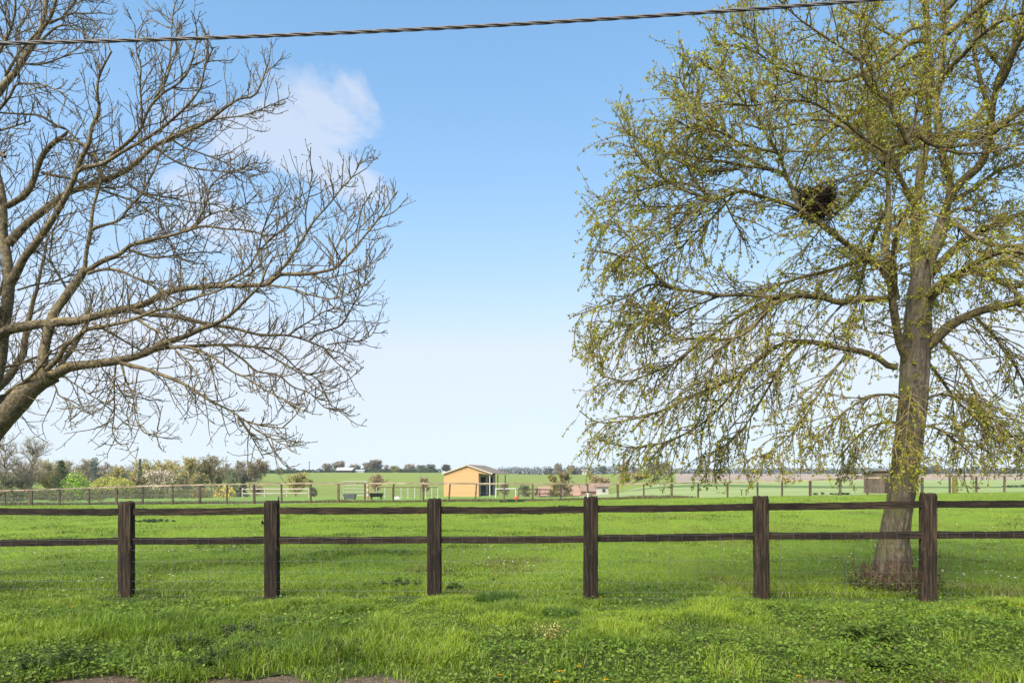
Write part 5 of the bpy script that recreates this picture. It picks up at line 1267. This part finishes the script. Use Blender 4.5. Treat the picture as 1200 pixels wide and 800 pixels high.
nettle(298, 768, .16, .14, 18, 'smaller nettle clump right of the touching pair', NT)
nettle(278, 741, .19, .12, 20, 'purplish green dead nettle patch below the second dark post', (.09, .105, .04))
nettle(60, 778, .30, .15, 34, 'dark nettle patch in the lower left corner of the verge', NT)
nettle(402, 764, .16, .15, 18, 'nettle clump beside the bare earth left of centre', NT)
nettle(335, 734, .2, .12, 20, 'pale nettle patch in the grass right of the second dark post', (.07, .11, .04))
nettle(148, 710, .11, .11, 9, 'little nettle tuft at the foot of the left dark post', (.05, .09, .03))
nettle(320, 706, .08, .08, 6, 'little nettle tuft at the foot of the second dark post', (.06, .09, .035))
nettle(1018, 752, .24, .20, 30, 'large leaved dark dock clump on the verge below the leafy tree', (.09, .135, .02), 'dock_clump', 1.75)
nettle(1040, 782, .2, .13, 16, 'lower dock clump leaning over the bare earth below the leafy tree', (.095, .14, .022), 'dock_clump', 1.6)
nettle(474, 684, .3, .10, 26, 'dark weed patch in the turf left of the middle post', (.055, .095, .015))
nettle(527, 689, .22, .09, 18, 'dark weed patch in the turf right of the middle post', (.055, .095, .015))
nettle(181, 611, .7, .12, 36, 'bluish thistle patch out in the paddock near the left post', (.05, .085, .035), 'thistle_patch', 2.2)
for px, py, R, lab in ((631, 602, .5, 'small thistle patch in the paddock between the middle posts'), (660, 594, .5, 'far thistle patch under the top rail right of centre'), (412, 600, .5, 'thistle patch in the paddock left of the middle post'), (120, 604, .4, 'small thistle patch in the paddock left of the first post'), (1195, 577.5, 1.3, 'dark weeds near the far fence at the right edge'), (975, 580, 1.2, 'dark weeds by the far fence left of the leafy trunk'), (600, 588, .8, 'dark tuft near the far fence right of the shelter')):
    nettle(px, py, R, .13 if py > 590 else .2, 22, lab, (.045, .08, .028), 'thistle_patch', 2.2 if py > 590 else 4)
def tuft(px, py, R, Hh, n, label, col):
    x, y = gpt(px, py); o = thing('grass_tussock', label, 'grass tuft', (x, y, vz(x, y) - .01)); m = MB()
    a = rv.uniform(0, 2 * PI, n); q = R * np.sqrt(rv.random(n)); p = np.stack([q * np.cos(a), q * np.sin(a) * .8, np.zeros(n)], 1)
    blades(m, p, Hh * rv.uniform(.6, 1.2, n), rv.uniform(.004, .007, n), np.clip(rv.normal(.6, .25, n), .1, 1.2), np.array(col) * rv.uniform(.7, 1.3, (n, 1))); m.build('blades', M['grass'], o)
tuft(583, 706, .28, .17, 900, 'dark green tussock in front of the fence right of the middle post', (.05, .10, .01))
tuft(133, 735, .32, .15, 1100, 'lush bright tussock on the verge left of the first post', (.12, .195, .01))
tuft(165, 745, .25, .15, 800, 'lush bright tussock on the verge below the first post', (.13, .205, .011))
tuft(658, 722, .2, .12, 600, 'dark tussock in front of the fence left of the fourth post', (.05, .10, .01))
tuft(250, 733, .3, .13, 900, 'lush tussock between the first and second posts', (.11, .185, .01))
# yellow flowering weed
x, y = gpt(643, 752); o = thing('flowering_weed', 'pale yellow green flowering weed standing in the middle of the verge', 'weed', (x, y, vz(x, y)))
n = 34; st = MB(); lf = MB(); p0 = rv.normal(0, .06, (n, 3)) * [1, .9, 0]; G = grow(p0, np.tile([[0, 0, 1.]], (n, 1)) + rv.normal(0, .25, (n, 3)), rv.uniform(.07, .19, n), 5, .1, .03, .03, rv)
st.tubes(G, np.full((n, 6), .0022), 4, np.array([.2, .2, .06])); st.build('stems', M['leaf'], o)
p, t, f, ix = along(G, 12, .35, 1, rv); n = len(p); Ls = rv.uniform(.012, .026, n); lf.leaves(p, t * .5 + rv.normal(0, .6, (n, 3)), Ls, Ls * .7, np.array([.36, .34, .10]) * rv.uniform(.75, 1.2, (n, 1)), .15, (0, 0, 1)); lf.build('flowers', M['petal'], o)
# dandelions
def dandelion(px, py, label, s=1.0, Hh=None):
    Hh = Hh or rv.uniform(.09, .13); x, y = gpt(px, py); Y2 = y * 1.0
    # the head is what was surveyed, so stand the plant a little nearer
    y = y * (EYE - Hh) / EYE; x = (px - 600) / F * y
    if y < float(edge_y(x)) - .35: pass
    o = thing('dandelion', label, 'flower', (x, y, vz(x, y))); zb = 0
    st = MB(); st.tubes(np.array([[0, 0, -.01], [.004, .0, Hh * .5], [0, 0, Hh - .006]]), np.array([.0024, .0022, .002]), 5, np.array([.16, .17, .07])); st.build('stem', M['leaf'], o)
    fl = MB()
    for ring, (rad, el, k) in enumerate(((.019, .15, 26), (.016, .5, 22), (.011, .95, 16), (.006, 1.3, 8))):
        a = np.arange(k) / k * 2 * PI + ring; D = np.stack([np.cos(a) * math.cos(el), np.sin(a) * math.cos(el), np.full(k, math.sin(el))], 1) + rv.normal(0, .06, (k, 3))
        D = D @ np.array([[1, 0, 0], [0, .85, -.5], [0, .5, .85]])
        fl.leaves(np.tile([[0, 0, Hh - .006]], (k, 1)), D, rad * s * 1.1, .006 * s, np.array([.72, .46, .012]) if ring < 2 else np.array([.7, .38, .01]), .05, (0, 0, 1))
    fl.build('flower_head', M['petal'], o)
    lf = MB(); k = 9; a = rv.uniform(0, 2 * PI, k); D = np.stack([np.cos(a), np.sin(a), np.full(k, .35)], 1); toothed(lf, np.zeros((k, 3)) + [0, 0, .01], D, rv.uniform(.07, .13, k), np.full(k, .022), np.tile([[.05, .10, .018]], (k, 1)), np.array([0, 0, 1.])); lf.build('leaves', M['leaf'], o)
for px, py, lab in ((586, 785, 'dandelion in flower close to the earth edge below the middle of the fence'), (652, 795, 'dandelion nearest the road, lowest of the yellow group right of centre'), (710, 790, 'dandelion right of the yellow group, near the road edge'), (657, 778, 'half open dandelion directly above the lowest yellow flower'), (679, 770, 'dandelion highest up the verge in the central yellow group'), (936, 786, 'lone dandelion among the broad leaved weeds below the fifth post'), (1137, 711, 'pale dandelion in the long grass right of the last post'), (1194, 707, 'dandelion at the right edge of the verge'), (86, 718, 'dandelion in the tufted grass left of the first post'), (38, 799, 'dandelion on the bare earth in the lower left corner'), (578, 671, 'dandelion in the turf just beyond the fence netting'), (704, 699, 'small dandelion at the foot of the fourth post')):
    dandelion(px, py, lab)
# loose stones on the earth edge
ms = [0]
def stone(px, py, s, lab):
    x, y = gpt(px, py); bm_ = MB(); v = dome(60, rv)
    import bmesh
    b = bmesh.new(); bmesh.ops.create_icosphere(b, subdivisions=2, radius=s)
    for q in b.verts: q.co *= 1 + .25 * (float(n1(q.co.x / s * 1.3 + 9 + px, q.co.y / s * 1.3 + q.co.z / s)) - .5); q.co.z *= .6
    me = bpy.data.meshes.new('stone'); b.to_mesh(me); b.free(); me.materials.append(M['greywood']); so_ = bpy.data.objects.new('stone', me); COL.objects.link(so_); so_.location = (x, y, -.07 + s * .3); tag(so_, lab, 'stone')
stone(107, 793, .022, 'small grey stone on the bare earth at the lower left')
stone(305, 797, .018, 'little grey stone on the bare earth left of centre')

# ------------------------------------------------------------------ light, sky, camera
SUN_EL, SUN_AZ = math.radians(46), math.radians(214)      # azimuth clockwise from +Y: behind the camera, to the left
w = bpy.data.worlds.new('World'); S.world = w; w.use_nodes = True
nt = w.node_tree; nt.nodes.clear()
out = nt.nodes.new('ShaderNodeOutputWorld'); bg = nt.nodes.new('ShaderNodeBackground'); nt.links.new(bg.outputs[0], out.inputs[0])
sky = nt.nodes.new('ShaderNodeTexSky'); sky.sky_type = 'NISHITA'; sky.sun_disc = False
sky.sun_elevation = SUN_EL; sky.sun_rotation = SUN_AZ; sky.altitude = 60; sky.air_density = 1.0; sky.dust_density = .35; sky.ozone_density = 1.2
bg.inputs['Strength'].default_value = .10
# thin cloud sheet: noise laid out on a level plane overhead
tc = nt.nodes.new('ShaderNodeTexCoord'); sep = nt.nodes.new('ShaderNodeSeparateXYZ'); nt.links.new(tc.outputs['Generated'], sep.inputs[0])
def math_(op, a, b=None, c=None):
    n_ = nt.nodes.new('ShaderNodeMath'); n_.operation = op
    for i_, x_ in enumerate((a, b, c)):
        if x_ is None: continue
        if isinstance(x_, (int, float)): n_.inputs[i_].default_value = x_
        else: nt.links.new(x_, n_.inputs[i_])
    return n_.outputs[0]
zc = math_('ADD', math_('MAXIMUM', sep.outputs[2], 0.0), .10)
cu = math_('DIVIDE', sep.outputs[0], zc); cv = math_('DIVIDE', sep.outputs[1], zc)
cmb = nt.nodes.new('ShaderNodeCombineXYZ'); nt.links.new(cu, cmb.inputs[0]); nt.links.new(cv, cmb.inputs[1])
veil = noise(nt, cmb.outputs[0], .16, 3, .5); 
wisp = noise(nt, cmb.outputs[0], 2.1, 8, .6, .7)
cov = None
for (cx_, cy_, rx_, ry_, amp) in [(-.52, 1.68, .30, .42, 1.0), (-.85, 2.1, .5, .5, .9), (.36, 5.2, .4, .8, .8), (-3.2, 6.0, 2.2, 1.3, .8), (1.35, 2.0, .6, .6, .8), (2.2, 3.2, .9, .8, .8)]:
    dx = math_('DIVIDE', math_('SUBTRACT', cu, cx_), rx_); dy = math_('DIVIDE', math_('SUBTRACT', cv, cy_), ry_)
    e = math_('MULTIPLY', math_('EXPONENT', math_('MULTIPLY', math_('ADD', math_('MULTIPLY', dx, dx), math_('MULTIPLY', dy, dy)), -1.0)), amp)
    cov = e if cov is None else math_('MAXIMUM', cov, e)
cl = math_('MULTIPLY', math_('SUBTRACT', math_('MULTIPLY_ADD', cov, .5, wisp), .76), 3.4)
cl = math_('MINIMUM', math_('MAXIMUM', cl, 0.0), .66)
vf = math_('DIVIDE', math_('MULTIPLY_ADD', veil, .055, .046), math_('MULTIPLY', zc, zc))
vf = math_('MINIMUM', math_('MAXIMUM', vf, 0), .85)
both = math_('MAXIMUM', cl, vf)
gm = nt.nodes.new('ShaderNodeGamma'); gm.inputs[1].default_value = .75; nt.links.new(sky.outputs[0], gm.inputs[0])
tint = mix(nt, 1.0, gm.outputs[0], (.40, .90, 1.17), 'MULTIPLY')          # white balance of the photograph
cc = nt.nodes.new('ShaderNodeMix'); cc.data_type = 'RGBA'; nt.links.new(both, cc.inputs[0]); nt.links.new(tint, cc.inputs[6]); cc.inputs[7].default_value = (2.68, 2.72, 2.95, 1)
nt.links.new(cc.outputs[2], bg.inputs[0])

sl = bpy.data.lights.new('sun', 'SUN'); sl.energy = 3.6; sl.angle = math.radians(46); sl.color = (1, .94, .84)
so = bpy.data.objects.new('sun', sl); COL.objects.link(so)
from mathutils import Vector
d = Vector((math.sin(SUN_AZ) * math.cos(SUN_EL), math.cos(SUN_AZ) * math.cos(SUN_EL), math.sin(SUN_EL)))
so.rotation_euler = d.to_track_quat('Z', 'Y').to_euler(); so.location = (-10, -15, 20)

cam = bpy.data.cameras.new('camera'); co = bpy.data.objects.new('camera', cam); COL.objects.link(co)
co.location = (0, 0, EYE); co.rotation_euler = (PI / 2, 0, 0)
cam.sensor_width = 36; cam.lens = 24; cam.shift_y = 160 / 1200; cam.clip_start = .05; cam.clip_end = 5000
S.camera = co
S.view_settings.view_transform = 'Standard'; S.view_settings.look = 'None'; S.view_settings.gamma = 1; S.view_settings.exposure = 1.7
S.cycles.max_bounces = 5; S.cycles.diffuse_bounces = 3; S.cycles.glossy_bounces = 2; S.cycles.transmission_bounces = 3
S.cycles.use_denoising = True

# ------------------------------------------------------------------ thin April haze
hm = bpy.data.materials.new('haze'); hm.use_nodes = True; nt = hm.node_tree; nt.nodes.clear()
ho = nt.nodes.new('ShaderNodeOutputMaterial'); pv = nt.nodes.new('ShaderNodeVolumePrincipled')
pv.inputs['Color'].default_value = (.86, .92, 1, 1); pv.inputs['Density'].default_value = .00022; pv.inputs['Anisotropy'].default_value = .2
nt.links.new(pv.outputs[0], ho.inputs['Volume'])
m = MB(); m.box(0, 690, -7.5, 9400, 1440, 45); hz_ = m.build('haze', hm, smooth=False); tag(hz_, kind='stuff'); hz_['label'] = 'thin pale haze over the distant fields'; hz_['category'] = 'haze'
